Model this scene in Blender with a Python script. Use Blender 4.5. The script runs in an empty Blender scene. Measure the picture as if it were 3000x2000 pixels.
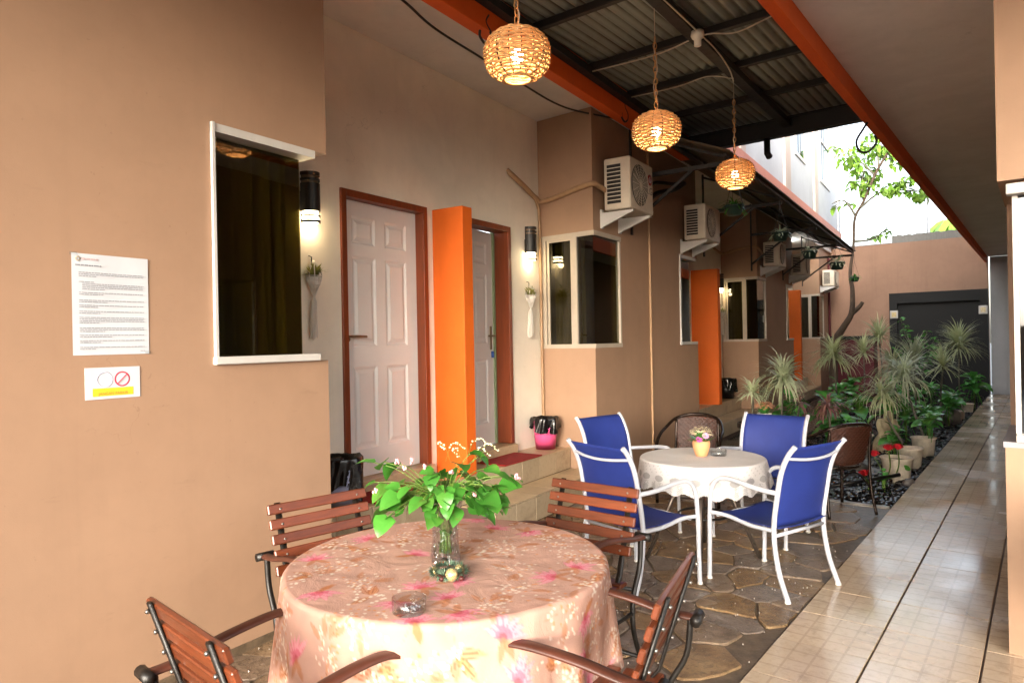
import bpy, math, random
import numpy as np
from mathutils import Vector, Matrix, Euler
random.seed(7); np.random.seed(7)
S = bpy.context.scene
COL = S.collection
pi = math.pi
# ---------------------------------------------------------------- camera, sky, sun, exposure
YAW, ROLL, EYE = math.radians(37.97), math.radians(1.1), 1.45
Fw = Vector((-math.sin(YAW), math.cos(YAW), 0)); Rt = Vector((math.cos(YAW), math.sin(YAW), 0)); Up = Vector((0, 0, 1))
cr, sr = math.cos(ROLL), math.sin(ROLL)
xr, yu, zb = cr*Rt - sr*Up, sr*Rt + cr*Up, -Fw
cam = bpy.data.cameras.new('camera'); camo = bpy.data.objects.new('camera', cam); COL.objects.link(camo)
camo.matrix_world = Matrix(((xr.x, yu.x, zb.x, 0), (xr.y, yu.y, zb.y, 0), (xr.z, yu.z, zb.z, EYE), (0, 0, 0, 1)))
cam.lens = 24.0; cam.sensor_width = 36; cam.clip_end = 500; cam.clip_start = 0.05
S.camera = camo
w = bpy.data.worlds.new('World'); S.world = w; w.use_nodes = True
nt = w.node_tree; nt.nodes.clear()
SUN_EL, SUN_AZ = math.radians(14), math.radians(158)
sky = nt.nodes.new('ShaderNodeTexSky'); sky.sky_type = 'NISHITA'; sky.sun_disc = False
sky.sun_elevation = SUN_EL; sky.sun_rotation = SUN_AZ; sky.dust_density = 4.0
hs = nt.nodes.new('ShaderNodeHueSaturation'); hs.inputs['Saturation'].default_value = 0.5
bg = nt.nodes.new('ShaderNodeBackground'); bg.inputs['Strength'].default_value = 0.15
out = nt.nodes.new('ShaderNodeOutputWorld')
nt.links.new(sky.outputs[0], hs.inputs['Color']); nt.links.new(hs.outputs[0], bg.inputs[0]); nt.links.new(bg.outputs[0], out.inputs[0])
sl = bpy.data.lights.new('sun', 'SUN'); sl.energy = 0.5; sl.angle = math.radians(60); sl.color = (1, .97, .93)
so = bpy.data.objects.new('sun', sl); COL.objects.link(so)
sd = Vector((math.sin(SUN_AZ)*math.cos(SUN_EL), math.cos(SUN_AZ)*math.cos(SUN_EL), math.sin(SUN_EL)))
so.rotation_euler = sd.to_track_quat('Z', 'Y').to_euler(); so.location = (0, -5, 12)
S.view_settings.view_transform = 'Standard'; S.view_settings.look = 'None'
S.view_settings.exposure = 2.74; S.view_settings.gamma = 1.0; S.view_settings.use_curve_mapping = False
S.cycles.max_bounces = 10; S.cycles.diffuse_bounces = 5; S.cycles.glossy_bounces = 4
S.cycles.transmission_bounces = 8; S.cycles.transparent_max_bounces = 16
S.cycles.caustics_reflective = False; S.cycles.sample_clamp_indirect = 6
PEND_W, SCON_W, BULB, SCON_E = 3.4, 0.16, 20, 6

# ---------------------------------------------------------------- mesh builder
class MB:
    def __init__(s): s.v = []; s.f = []; s.sm = []
    def add(s, vs, fs, smooth=False):
        b = len(s.v); s.v += [tuple(p) for p in vs]
        for f in fs: s.f.append(tuple(i+b for i in f)); s.sm.append(smooth)
        return s
    def box(s, x0, x1, y0, y1, z0, z1, c=0.0):
        if x0 > x1: x0, x1 = x1, x0
        if y0 > y1: y0, y1 = y1, y0
        if z0 > z1: z0, z1 = z1, z0
        if c <= 0:
            v = [(x, y, z) for z in (z0, z1) for y in (y0, y1) for x in (x0, x1)]
            return s.add(v, [(0,2,3,1),(4,5,7,6),(0,1,5,4),(2,6,7,3),(0,4,6,2),(1,3,7,5)])
        c = min(c, (x1-x0)*.45, (y1-y0)*.45, (z1-z0)*.45)
        X, Y, Z = (x0, x1), (y0, y1), (z0, z1); v = []; idx = {}
        for i in (0,1):
            for j in (0,1):
                for k in (0,1):
                    sx, sy, sz = (1,-1)[i]*c, (1,-1)[j]*c, (1,-1)[k]*c
                    for a in range(3):
                        p = [X[i]+sx, Y[j]+sy, Z[k]+sz]; p[a] = (X[i], Y[j], Z[k])[a]
                        idx[(i,j,k,a)] = len(v); v.append(p)
        I = idx; fs = []
        for a in range(3):
            b, d = (a+1) % 3, (a+2) % 3
            for e in (0,1):
                q = []
                for (m, n) in ((0,0),(1,0),(1,1),(0,1)):
                    t = [0,0,0]; t[a] = e; t[b] = m; t[d] = n; q.append(I[(t[0],t[1],t[2],a)])
                fs.append(tuple(q if e else q[::-1]))
            for m in (0,1):
                for n in (0,1):
                    t0 = [0,0,0]; t0[b] = m; t0[d] = n; t1 = list(t0); t1[a] = 1
                    q = [I[(*t0, b)], I[(*t1, b)], I[(*t1, d)], I[(*t0, d)]]
                    fs.append(tuple(q if (m == n) else q[::-1]))
        for i in (0,1):
            for j in (0,1):
                for k in (0,1):
                    q = [I[(i,j,k,a)] for a in range(3)]
                    fs.append(tuple(q if (i+j+k) % 2 else q[::-1]))
        return s.add(v, fs)
    def prism(s, poly, z0, z1):
        n = len(poly)
        v = [(p[0], p[1], z0) for p in poly] + [(p[0], p[1], z1) for p in poly]
        fs = [tuple(range(n))[::-1], tuple(range(n, 2*n))] + [(i, (i+1) % n, n+(i+1) % n, n+i) for i in range(n)]
        return s.add(v, fs)
    def tube(s, path, r, n=8, closed=False, flat=None, cap=True):
        P = [Vector(p) for p in path]; m = len(P); rr = r if isinstance(r, (list, tuple)) else [r]*m
        vs = []; up = None
        for i in range(m):
            a = P[i-1] if (i > 0 or closed) else P[i]; b = P[(i+1) % m] if (i < m-1 or closed) else P[i]
            t = (b-a).normalized() if (b-a).length > 1e-9 else Vector((0,0,1))
            if up is None:
                up = Vector((0,0,1)) if abs(t.z) < .9 else Vector((1,0,0))
            u = (up - t*up.dot(t))
            if u.length < 1e-4: u = t.orthogonal()
            u.normalize(); up = u; wv = t.cross(u)
            fu, fw = (1, 1) if flat is None else flat
            for k in range(n):
                an = 2*pi*(k+.5)/n
                vs.append(P[i] + u*(math.sin(an)*rr[i]*fu) + wv*(math.cos(an)*rr[i]*fw))
        fs = []
        for i in range(m if closed else m-1):
            j = (i+1) % m
            for k in range(n):
                l = (k+1) % n; fs.append((i*n+k, i*n+l, j*n+l, j*n+k))
        if cap and not closed:
            fs += [tuple(range(n))[::-1], tuple((m-1)*n+k for k in range(n))]
        return s.add(vs, fs, n > 4)
    def lathe(s, prof, n=24, c=(0,0,0), smooth=True):
        m = len(prof); vs = []
        for (r, z) in prof:
            for k in range(n):
                a = 2*pi*k/n; vs.append((c[0]+r*math.cos(a), c[1]+r*math.sin(a), c[2]+z))
        fs = [(i*n+k, i*n+(k+1) % n, (i+1)*n+(k+1) % n, (i+1)*n+k) for i in range(m-1) for k in range(n)]
        return s.add(vs, fs, smooth)
    def ball(s, c, r, n=8, m=6, sc=(1,1,1)):
        prof = [(max(r*math.sin(pi*i/m), 1e-4), -r*math.cos(pi*i/m)) for i in range(m+1)]
        b = len(s.v); s.lathe(prof, n)
        for i in range(b, len(s.v)):
            p = s.v[i]; s.v[i] = (c[0]+p[0]*sc[0], c[1]+p[1]*sc[1], c[2]+p[2]*sc[2])
        return s
    def grid(s, fn, nu, nv, smooth=True, closeu=False):
        vs = [fn(i/(nu if closeu else nu-1), j/(nv-1)) for j in range(nv) for i in range(nu)]
        fs = [(j*nu+i, j*nu+(i+1) % nu, (j+1)*nu+(i+1) % nu, (j+1)*nu+i) for j in range(nv-1) for i in range(nu if closeu else nu-1)]
        return s.add(vs, fs, smooth)
    def xform(s, M, start=0):
        for i in range(start, len(s.v)): s.v[i] = tuple(M @ Vector(s.v[i]))
        return s
    def mesh(s, name, m=None):
        me = bpy.data.meshes.new(name); me.from_pydata(s.v, [], s.f)
        me.polygons.foreach_set('use_smooth', s.sm)
        if m: me.materials.append(m)
        me.update(); return me
    def build(s, name, m, parent=None, loc=None, rz=0, bevel=0, solid=0, **kw):
        o = bpy.data.objects.new(name, s.mesh(name, m)); COL.objects.link(o)
        if parent: o.parent = parent
        if loc: o.location = loc
        if rz: o.rotation_euler.z = rz
        if solid:
            md = o.modifiers.new('s', 'SOLIDIFY'); md.thickness = solid; md.offset = 0
        if bevel:
            md = o.modifiers.new('b', 'BEVEL'); md.width = bevel; md.segments = 2; md.limit_method = 'ANGLE'
        for k, v in kw.items(): o[k] = v
        return o
def box(*a, c=0.0): return MB().box(*a, c=c)
def tag(o, label, cat, group=None, kind=None):
    o['label'] = label; o['category'] = cat
    if group: o['group'] = group
    if kind: o['kind'] = kind
    return o
def thing(name, label, cat, loc=(0,0,0), rz=0, group=None):
    o = bpy.data.objects.new(name, None); COL.objects.link(o); o.location = loc; o.rotation_euler.z = rz
    o.empty_display_size = .1
    return tag(o, label, cat, group)
def inst(name, me, parent, loc=(0,0,0), rot=(0,0,0), sc=(1,1,1), **kw):
    o = bpy.data.objects.new(name, me); COL.objects.link(o); o.parent = parent
    o.location = loc; o.rotation_euler = rot; o.scale = sc
    for k, v in kw.items(): o[k] = v
    return o
def dup(root, loc, rz=0, label=None):
    def cp(o, par):
        c = o.copy(); COL.objects.link(c)
        if par: c.parent = par
        for ch in list(o.children): cp(ch, c)
        return c
    r = cp(root, None); r.location = loc; r.rotation_euler.z = rz
    if label: r['label'] = label
    return r
def bez(pts, n=8):
    """smooth curve through points (Catmull-Rom)"""
    P = [Vector(p) for p in pts]; o = []
    for i in range(len(P)-1):
        a, b, c, d = P[max(i-1,0)], P[i], P[i+1], P[min(i+2,len(P)-1)]
        for k in range(n):
            t = k/n
            o.append(.5*((2*b)+(c-a)*t+(2*a-5*b+4*c-d)*t*t+(3*b-a-3*c+d)*t**3))
    o.append(P[-1]); return o
def text_mesh(name, s, size, m, depth=.0006, align='CENTER'):
    cu = bpy.data.curves.new(name, 'FONT'); cu.body = s; cu.size = size; cu.extrude = depth; cu.align_x = align; cu.align_y = 'CENTER'
    o = bpy.data.objects.new(name, cu); COL.objects.link(o)
    dg = bpy.context.evaluated_depsgraph_get()
    me = bpy.data.meshes.new_from_object(o.evaluated_get(dg)); me.materials.clear(); me.materials.append(m)
    bpy.data.objects.remove(o); return me

# ---------------------------------------------------------------- materials
def lin(h):
    h = h.lstrip('#'); c = [int(h[i:i+2], 16)/255 for i in (0,2,4)]
    return tuple(((x+.055)/1.055)**2.4 if x > .04045 else x/12.92 for x in c)
class NT:
    def __init__(s, name):
        s.m = bpy.data.materials.new(name); s.m.use_nodes = True; s.t = s.m.node_tree; s.t.nodes.clear()
        s.out = s.n('ShaderNodeOutputMaterial')
    def n(s, typ, **kw):
        nd = s.t.nodes.new(typ)
        for k, v in kw.items():
            if k.startswith('i_'):
                key = k[2:].replace('_', ' '); nd.inputs[key].default_value = v
            else: setattr(nd, k, v)
        return nd
    def l(s, a, b): s.t.links.new(a, b)
    def coord(s, kind='Object', scale=(1,1,1)):
        tc = s.n('ShaderNodeTexCoord'); mp = s.n('ShaderNodeMapping'); mp.inputs['Scale'].default_value = scale
        if kind == 'World':
            g = s.n('ShaderNodeNewGeometry'); s.l(g.outputs['Position'], mp.inputs[0])
        else: s.l(tc.outputs[kind], mp.inputs[0])
        return mp.outputs[0]
    def noise(s, co, scale, detail=4, rough=.6, dist=0):
        nd = s.n('ShaderNodeTexNoise'); nd.inputs['Scale'].default_value = scale; nd.inputs['Detail'].default_value = detail
        nd.inputs['Roughness'].default_value = rough; nd.inputs['Distortion'].default_value = dist
        s.l(co, nd.inputs['Vector']); return nd.outputs['Fac']
    def ramp(s, fac, stops):
        r = s.n('ShaderNodeValToRGB'); e = r.color_ramp.elements
        while len(e) < len(stops): e.new(.5)
        for i, (p, c) in enumerate(stops):
            e[i].position = p; e[i].color = (*c, 1) if len(c) == 3 else c
        s.l(fac, r.inputs[0]); return r.outputs[0]
    def mix(s, fac, a, b, mode='MIX'):
        m = s.n('ShaderNodeMix', data_type='RGBA', blend_type=mode)
        for sock, v in ((m.inputs['Factor'], fac), (m.inputs[6], a), (m.inputs[7], b)):
            if isinstance(v, (int, float)): sock.default_value = v
            elif isinstance(v, tuple): sock.default_value = (*v, 1) if len(v) == 3 else v
            else: s.l(v, sock)
        return m.outputs[2]
    def math(s, op, a, b=0.0, clamp=False):
        m = s.n('ShaderNodeMath', operation=op, use_clamp=clamp)
        for sock, v in ((m.inputs[0], a), (m.inputs[1], b)):
            if isinstance(v, (int, float)): sock.default_value = v
            else: s.l(v, sock)
        return m.outputs[0]
    def bump(s, h, strength=.3, dist=.01):
        b = s.n('ShaderNodeBump'); b.inputs['Strength'].default_value = strength; b.inputs['Distance'].default_value = dist
        s.l(h, b.inputs['Height']); return b.outputs[0]
    def bsdf(s, col, rough=.5, metal=0, normal=None, spec=.5, coat=0, sub=0, emit=None, es=0, trans=0):
        p = s.n('ShaderNodeBsdfPrincipled')
        for key, v in (('Base Color', col), ('Roughness', rough), ('Metallic', metal), ('Specular IOR Level', spec), ('Coat Weight', coat), ('Transmission Weight', trans)):
            if isinstance(v, (int, float)): p.inputs[key].default_value = v
            elif isinstance(v, tuple): p.inputs[key].default_value = (*v, 1)
            else: s.l(v, p.inputs[key])
        if normal is not None: s.l(normal, p.inputs['Normal'])
        if emit: p.inputs['Emission Color'].default_value = (*emit, 1); p.inputs['Emission Strength'].default_value = es
        s.l(p.outputs[0], s.out.inputs[0]); return p
MATS = {}
def mat(name, col, rough=.5, var=.12, scale=4, bump=0, bscale=80, metal=0, spec=.5, rnd=0, coord='Object', stretch=(1,1,1), coat=0, rvar=.1):
    if isinstance(col, str): col = lin(col)
    t = NT(name); co = t.coord(coord, stretch)
    n1 = t.noise(co, scale, 5, .65)
    c = t.ramp(n1, [(.3, tuple(x*(1-var) for x in col)), (.7, tuple(min(1, x*(1+var)) for x in col))])
    if rnd:
        oi = t.n('ShaderNodeObjectInfo'); v = t.math('MULTIPLY_ADD', oi.outputs['Random'], 2*rnd); t.t.nodes[-1].inputs[2].default_value = 1-rnd
        hsv = t.n('ShaderNodeHueSaturation'); t.l(v, hsv.inputs['Value']); t.l(c, hsv.inputs['Color']); c = hsv.outputs[0]
    n2 = t.noise(co, scale*3.3, 3)
    rg = t.math('MULTIPLY_ADD', n2, 2*rvar, clamp=True); t.t.nodes[-1].inputs[2].default_value = rough-rvar
    nm = t.bump(t.noise(co, bscale, 4), bump, .004) if bump else None
    t.bsdf(c, rg, metal, nm, spec, coat); MATS[name] = t.m; return t.m
def wallmat(name, col, stain=.25, streak=.15, scale=1.0):
    """painted plaster: faint roller grain, patchy fading, grime runs"""
    if isinstance(col, str): col = lin(col)
    t = NT(name); co = t.coord('World')
    a = t.noise(co, 1.1*scale, 5, .6); b = t.noise(co, 9*scale, 6, .7)
    c = t.ramp(a, [(.32, tuple(x*.9 for x in col)), (.68, tuple(min(1, x*1.07) for x in col))])
    c = t.mix(t.ramp(b, [(.45, (0,0,0)), (.8, (stain,)*3)]), c, tuple(x*.72 for x in col))
    cs = t.coord('World', (7, 7, .35)); st = t.noise(cs, 1.2, 5, .7)
    c = t.mix(t.ramp(st, [(.52, (0,0,0)), (.8, (streak,)*3)]), c, tuple(x*.6 for x in col))
    sp = t.noise(co, 42, 2, .5)
    c = t.mix(t.ramp(sp, [(.73, (0,0,0)), (.78, (.25,)*3)]), c, tuple(x*.5 for x in col))
    vo = t.n('ShaderNodeTexVoronoi', feature='DISTANCE_TO_EDGE'); vo.inputs['Scale'].default_value = .55
    wob = t.n('ShaderNodeVectorMath', operation='ADD'); nz = t.n('ShaderNodeTexNoise'); nz.inputs['Scale'].default_value = 3.5; nz.inputs['Detail'].default_value = 6; t.l(co, nz.inputs['Vector'])
    t.l(co, wob.inputs[0]); t.l(nz.outputs['Color'], wob.inputs[1]); t.l(wob.outputs[0], vo.inputs['Vector'])
    ck = t.math('MULTIPLY', t.math('LESS_THAN', vo.outputs['Distance'], .0013), t.ramp(t.noise(co, .9, 2), [(.56, (0,0,0)), (.64, (.3,)*3)]))
    c = t.mix(ck, c, tuple(x*.45 for x in col))
    pt = t.ramp(t.noise(co, 2.6, 2, .4), [(.6, (0,0,0)), (.64, (.22,)*3)]); c = t.mix(pt, c, tuple(min(1, x*1.12) for x in col))
    sm = t.noise(t.coord('World', (1.2, 1.2, 5)), 3.1, 6, .75); c = t.mix(t.ramp(sm, [(.62, (0,0,0)), (.72, (.28,)*3)]), c, tuple(x*.66 for x in col))
    gr = t.noise(co, 240, 3, .7); nm = t.bump(t.math('ADD', gr, t.math('MULTIPLY', b, .7)), .16, .004)
    t.bsdf(c, .62, 0, nm, .35); MATS[name] = t.m; return t.m
TAN = wallmat('paint_tan', '#a2836b', .2, .14)
CREAM = wallmat('paint_cream', '#efe7d8', .15, .12)
CEIL = wallmat('paint_ceiling', '#e0ddda', .25, .05)
SOFFIT = wallmat('paint_soffit', '#e6e4e3', .3, .08, .7)
SALMON = wallmat('paint_salmon', '#a3826e', .3, .35)
ANNEXW = wallmat('paint_white', '#b2b5ba', .15, .2)
PINKB = wallmat('paint_pink', '#c07a66', .2, .25)
ORANGE = wallmat('paint_orange', '#d9661c', .12, .1)
ORANGE2 = wallmat('paint_beam_orange', '#de5f20', .3, .2)
CONC = wallmat('raw_concrete', '#8a8a88', .7, .6, 2)
BLACKW = wallmat('paint_black', '#0e1114', .4, .4)
REDD = wallmat('paint_dark_red', '#5a2028', .4, .3)
JAMB = mat('wood_jamb', '#7c3a1c', .42, .25, 3, .15, 60, stretch=(6,6,.6))
DOORW = mat('door_white', '#e4e1df', .38, .05, 2, .06, 30)
ALU = mat('aluminium_frame', '#b5aa9a', .38, .1, 5, .05, 100, spec=.5)
ALUW = mat('white_trim', '#c2c0bc', .45, .08, 5, .05, 60)
DARKM = mat('black_iron', '#15120f', .45, .3, 20, .2, 120, spec=.5)
ROOFM = mat('galvanised_sheet', '#8b8d82', .55, .3, 2.2, .1, 40, metal=0, stretch=(6,1,1), rnd=.12)
def roofmat():
    t = NT('galvanised_roof'); co = t.coord('World'); cs = t.coord('World', (5, .6, 5)); oi = t.n('ShaderNodeObjectInfo')
    a = t.noise(cs, 2.0, 6, .7); c = t.mix(a, lin('#71746d'), lin('#8b8e88'))
    sx = t.n('ShaderNodeSeparateXYZ'); t.l(co, sx.inputs[0])
    wv = t.math('MULTIPLY_ADD', t.math('SINE', t.math('MULTIPLY', sx.outputs[0], 2*pi/.0829)), .5); t.t.nodes[-1].inputs[2].default_value = .5
    gr = t.math('MULTIPLY', t.ramp(wv, [(.45, (0,0,0)), (.9, (1,1,1))]), t.ramp(t.noise(co, 3, 4), [(.3, (.35,)*3), (.6, (.95,)*3)]))  # valley shade put into the colour along with grime, so corrugations read
    c = t.mix(gr, c, lin('#3b352b'))
    c = t.mix(t.ramp(t.noise(co, 1.6, 5, .7), [(.55, (0,0,0)), (.75, (.5,)*3)]), c, lin('#5c4a36'))
    t.bsdf(c, .5, 0, None, .4); return t.m
ROOFM = roofmat()
STEELB = mat('roof_steel', '#1d1613', .55, .4, 6, .2, 60)
WHITEM = mat('white_tube', '#b4b7bf', .32, .1, 9, .05, 60)
WOOD = mat('slat_wood', '#633019', .36, .35, 5, .12, 40, stretch=(1.2,9,9), rnd=.18, coat=.15)
WOODA = mat('arm_wood', '#4e2b20', .42, .3, 8, .12, 40, rnd=.1)
RATTAN = mat('rattan_brown', '#3a1d12', .42, .4, 30, .5, 220)
ACW = mat('aircon_case', '#d3c8b6', .42, .12, 4, .06, 60)
ACD = mat('aircon_dark', '#1c1815', .6, .2, 12)
PLASTICW = mat('white_plastic', '#d8d4cc', .4, .08, 6)
REDP = mat('red_print', '#a01c20', .5, .1); INK = mat('print_grey', '#8f939c', .7, .1); INKD = mat('print_dark', '#4a3a2a', .7, .1)
PAPER = mat('paper_white', '#c9cdd4', .6, .03, 8, .05, 12); YEL = mat('print_yellow', '#f2c531', .6, .05); REDR = mat('print_red', '#d2455a', .6, .05); GREYR = mat('print_lilac', '#c3c5d8', .6, .05); ORTX = mat('print_brown', '#c2803a', .6, .05)
BAG = mat('black_bag', '#0c0c0e', .22, .3, 14, .9, 22, spec=.6)
PINKP = mat('pink_plastic', '#e0568c', .42, .06, 6); LILAC = mat('lilac_plastic', '#9aa0bd', .45, .06)
MATR = mat('red_mat', '#8c1812', .95, .25, 30, .8, 260)
TERRA = mat('terracotta', '#d69a6b', .6, .12, 14, .15, 60)
STONEP = mat('cream_pot', '#cdc3b2', .55, .25, 9, .2, 50)
SOIL = mat('soil', '#150f0b', .9, .5, 40, .8, 90)
PIPE = mat('pipe_tan', '#a58463', .5, .12, 8)
CABLE = mat('cable_black', '#0e0c0b', .5, .1); CABW = mat('cable_white', '#b9ae9e', .5, .15, 10)
COLM = mat('hook_iron', '#1b1413', .5, .2)
BRASS = mat('handle_metal', '#8a7a62', .3, .15, 20, metal=.9)
BARK = mat('bark', '#4a3c30', .8, .4, 18, .8, 60, stretch=(1,1,.4))
BARKL = mat('twig', '#5c5a4c', .8, .3, 20, .4, 60)
STEM = mat('stem_green', '#5c7a2c', .5, .2)
CANE = mat('wicker', '#d8a870', .5, .25, 40, .2, 160); CANED = mat('wicker_dark', '#4e351c', .6, .3, 40, .2, 120)
CHAIN = mat('chain_rust', '#b98a58', .5, .3, 60)
ROCK = mat('garden_rock', '#5d5a58', .35, .35, 5, .8, 14); DRAPE = mat('weathered_stone', '#a89b7c', .7, .35, 9, .8, 22)
PEB = mat('pebble_black', '#17181b', .14, .5, 9, .1, 40, rnd=.2); PEBW = mat('pebble_white', '#b8afa2', .4, .3, 60)
BEDM = mat('bed_soil', '#0d0d0e', .25, .5, 12, .6, 40)
GOLD = mat('gold_ball', '#d8c08a', .28, .12, 20, metal=.5); TINS = mat('tinsel_green', '#5d7561', .35, .45, 60, metal=.3)
ROSE = mat('petal_magenta', '#c04f9c', .6, .2, 30); ROSEL = mat('petal_mauve', '#c79ab8', .6, .15, 30); PETW = mat('petal_cream', '#e6d8b4', .6, .12, 30); PETR = mat('petal_red', '#c01f2c', .5, .25, 18); PETP = mat('petal_pink', '#e5a9b2', .6, .15, 30); PETO = mat('petal_peach', '#d79a72', .6, .25, 30)
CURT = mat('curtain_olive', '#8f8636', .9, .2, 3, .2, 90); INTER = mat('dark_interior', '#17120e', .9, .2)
POTG = mat('hanging_pot_green', '#22382f', .5, .15)
BLKP = mat('black_plastic', '#111214', .35, .1); GLTOP = mat('black_glass', '#20333a', .08, .1)

def leafmat(name, col, col2, rough=.35, rnd=.25):
    t = NT(name); co = t.coord('Object')
    n = t.noise(co, 14, 3); c = t.mix(n, lin(col), lin(col2)); cw = t.coord('World'); c = t.mix(t.ramp(t.noise(cw, 3.5, 3), [(.5, (0,0,0)), (.7, (.35,)*3)]), c, lin('#8a8a3a')); c = t.mix(t.ramp(t.noise(cw, 19, 4, .7), [(.62, (0,0,0)), (.7, (.55,)*3)]), c, lin('#6a5230'))
    oi = t.n('ShaderNodeObjectInfo'); v = t.math('MULTIPLY_ADD', oi.outputs['Random'], 2*rnd); t.t.nodes[-1].inputs[2].default_value = 1-rnd
    hsv = t.n('ShaderNodeHueSaturation'); t.l(v, hsv.inputs['Value']); t.l(c, hsv.inputs['Color'])
    p = t.n('ShaderNodeBsdfPrincipled'); t.l(hsv.outputs[0], p.inputs['Base Color']); p.inputs['Roughness'].default_value = rough
    tr = t.n('ShaderNodeBsdfTranslucent'); t.l(hsv.outputs[0], tr.inputs[0])
    mx = t.n('ShaderNodeMixShader'); mx.inputs[0].default_value = .3; t.l(p.outputs[0], mx.inputs[1]); t.l(tr.outputs[0], mx.inputs[2]); t.l(mx.outputs[0], t.out.inputs[0])
    MATS[name] = t.m; return t.m
LEAFB = leafmat('leaf_bright', '#3a7f2a', '#579a3c'); LEAFD = leafmat('leaf_dark', '#3a8a3c', '#6cb458', .2); LEAFT = leafmat('leaf_tree', '#6c9a3a', '#8cb84c')
LEAFV = leafmat('leaf_variegated', '#d3d5ae', '#8fa472', .4); LEAFG = leafmat('leaf_spike_green', '#a8b690', '#d6dcc0', .35); LEAFR = leafmat('leaf_reddish', '#6a3a3c', '#a07a72', .35); LEAFO = leafmat('leaf_olive', '#a09a58', '#7d8a44', .4)

def glassmat(name, tint, ior=1.45, rough=.0, base=0):
    t = NT(name); tr = t.n('ShaderNodeBsdfTransparent'); tr.inputs[0].default_value = (*tint, 1)
    gl = t.n('ShaderNodeBsdfGlossy'); gl.inputs['Roughness'].default_value = rough
    fr = t.n('ShaderNodeFresnel'); gm = t.n('ShaderNodeNewGeometry')
    t.l(t.math('ADD', t.math('MULTIPLY', gm.outputs['Backfacing'], 1/ior-ior), ior), fr.inputs[0])
    f = t.math('ADD', fr.outputs[0], base, clamp=True)
    mx = t.n('ShaderNodeMixShader'); t.l(f, mx.inputs[0]); t.l(tr.outputs[0], mx.inputs[1]); t.l(gl.outputs[0], mx.inputs[2]); t.l(mx.outputs[0], t.out.inputs[0])
    return t.m
PANE = glassmat('tinted_pane', (.46, .44, .28), 1.5, .01, .03); PANEB = glassmat('blue_pane', (.10, .13, .16), 1.5, .02, .06)
CLEAR = glassmat('clear_glass', (.93, .95, .95), 1.5, .02, .02); CRYS = glassmat('crystal_glass', (.9, .91, .94), 1.6, .03, .16)
def emitmat(name, col, s):
    t = NT(name); e = t.n('ShaderNodeEmission'); e.inputs[0].default_value = (*col, 1); e.inputs[1].default_value = s
    t.l(e.outputs[0], t.out.inputs[0]); return t.m
BULBM = emitmat('lit_bulb', (1, .80, .52), BULB); SCONM = emitmat('lit_diffuser', (1, .78, .45), SCON_E); TUBEM = emitmat('lit_tube', (.95, 1, 1), 12)

def slingmat():
    t = NT('blue_sling'); co = t.coord('Object')
    wv = t.n('ShaderNodeTexChecker'); wv.inputs['Scale'].default_value = 420; t.l(co, wv.inputs[0])
    n = t.noise(co, 7, 4); c = t.mix(n, lin('#1a2c78'), lin('#263c90')); c = t.mix(t.math('MULTIPLY', wv.outputs['Fac'], .25), c, lin('#0e1750'))
    nm = t.bump(wv.outputs['Fac'], .25, .002)
    p = t.n('ShaderNodeBsdfPrincipled'); t.l(c, p.inputs['Base Color']); p.inputs['Roughness'].default_value = .6; t.l(nm, p.inputs['Normal'])
    tr = t.n('ShaderNodeBsdfTranslucent'); t.l(c, tr.inputs[0]); mx = t.n('ShaderNodeMixShader'); mx.inputs[0].default_value = .15
    t.l(p.outputs[0], mx.inputs[1]); t.l(tr.outputs[0], mx.inputs[2]); t.l(mx.outputs[0], t.out.inputs[0]); return t.m
SLING = slingmat()
def stonemat():
    t = NT('flagstone_wet'); co = t.coord('World'); oi = t.n('ShaderNodeObjectInfo')
    a = t.noise(co, 5, 8, .7, .4); b = t.noise(co, 26, 6, .75, .6); d = t.noise(co, 1.3, 3)
    c = t.ramp(a, [(.28, lin('#5d4b38')), (.5, lin('#83694b')), (.72, lin('#a38a66'))])
    c2 = t.ramp(a, [(.3, lin('#5f544c')), (.7, lin('#8d8076'))])
    c = t.mix(t.ramp(oi.outputs['Random'], [(.35, (0,0,0)), (.75, (1,1,1))]), c, c2)
    c = t.mix(t.ramp(b, [(.5, (0,0,0)), (.7, (.75,)*3)]), c, lin('#3a2d20')); f_ = t.noise(co, 95, 3, .8); c = t.mix(t.ramp(f_, [(.6, (0,0,0)), (.72, (.6,)*3)]), c, lin('#c4ab80'))
    rg = t.ramp(d, [(.35, (.14,)*3), (.65, (.42,)*3)])
    nm = t.bump(t.math('ADD', t.math('MULTIPLY', b, .6), a), .8, .012)
    t.bsdf(c, rg, 0, nm, .5); return t.m
STONE = stonemat()
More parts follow.
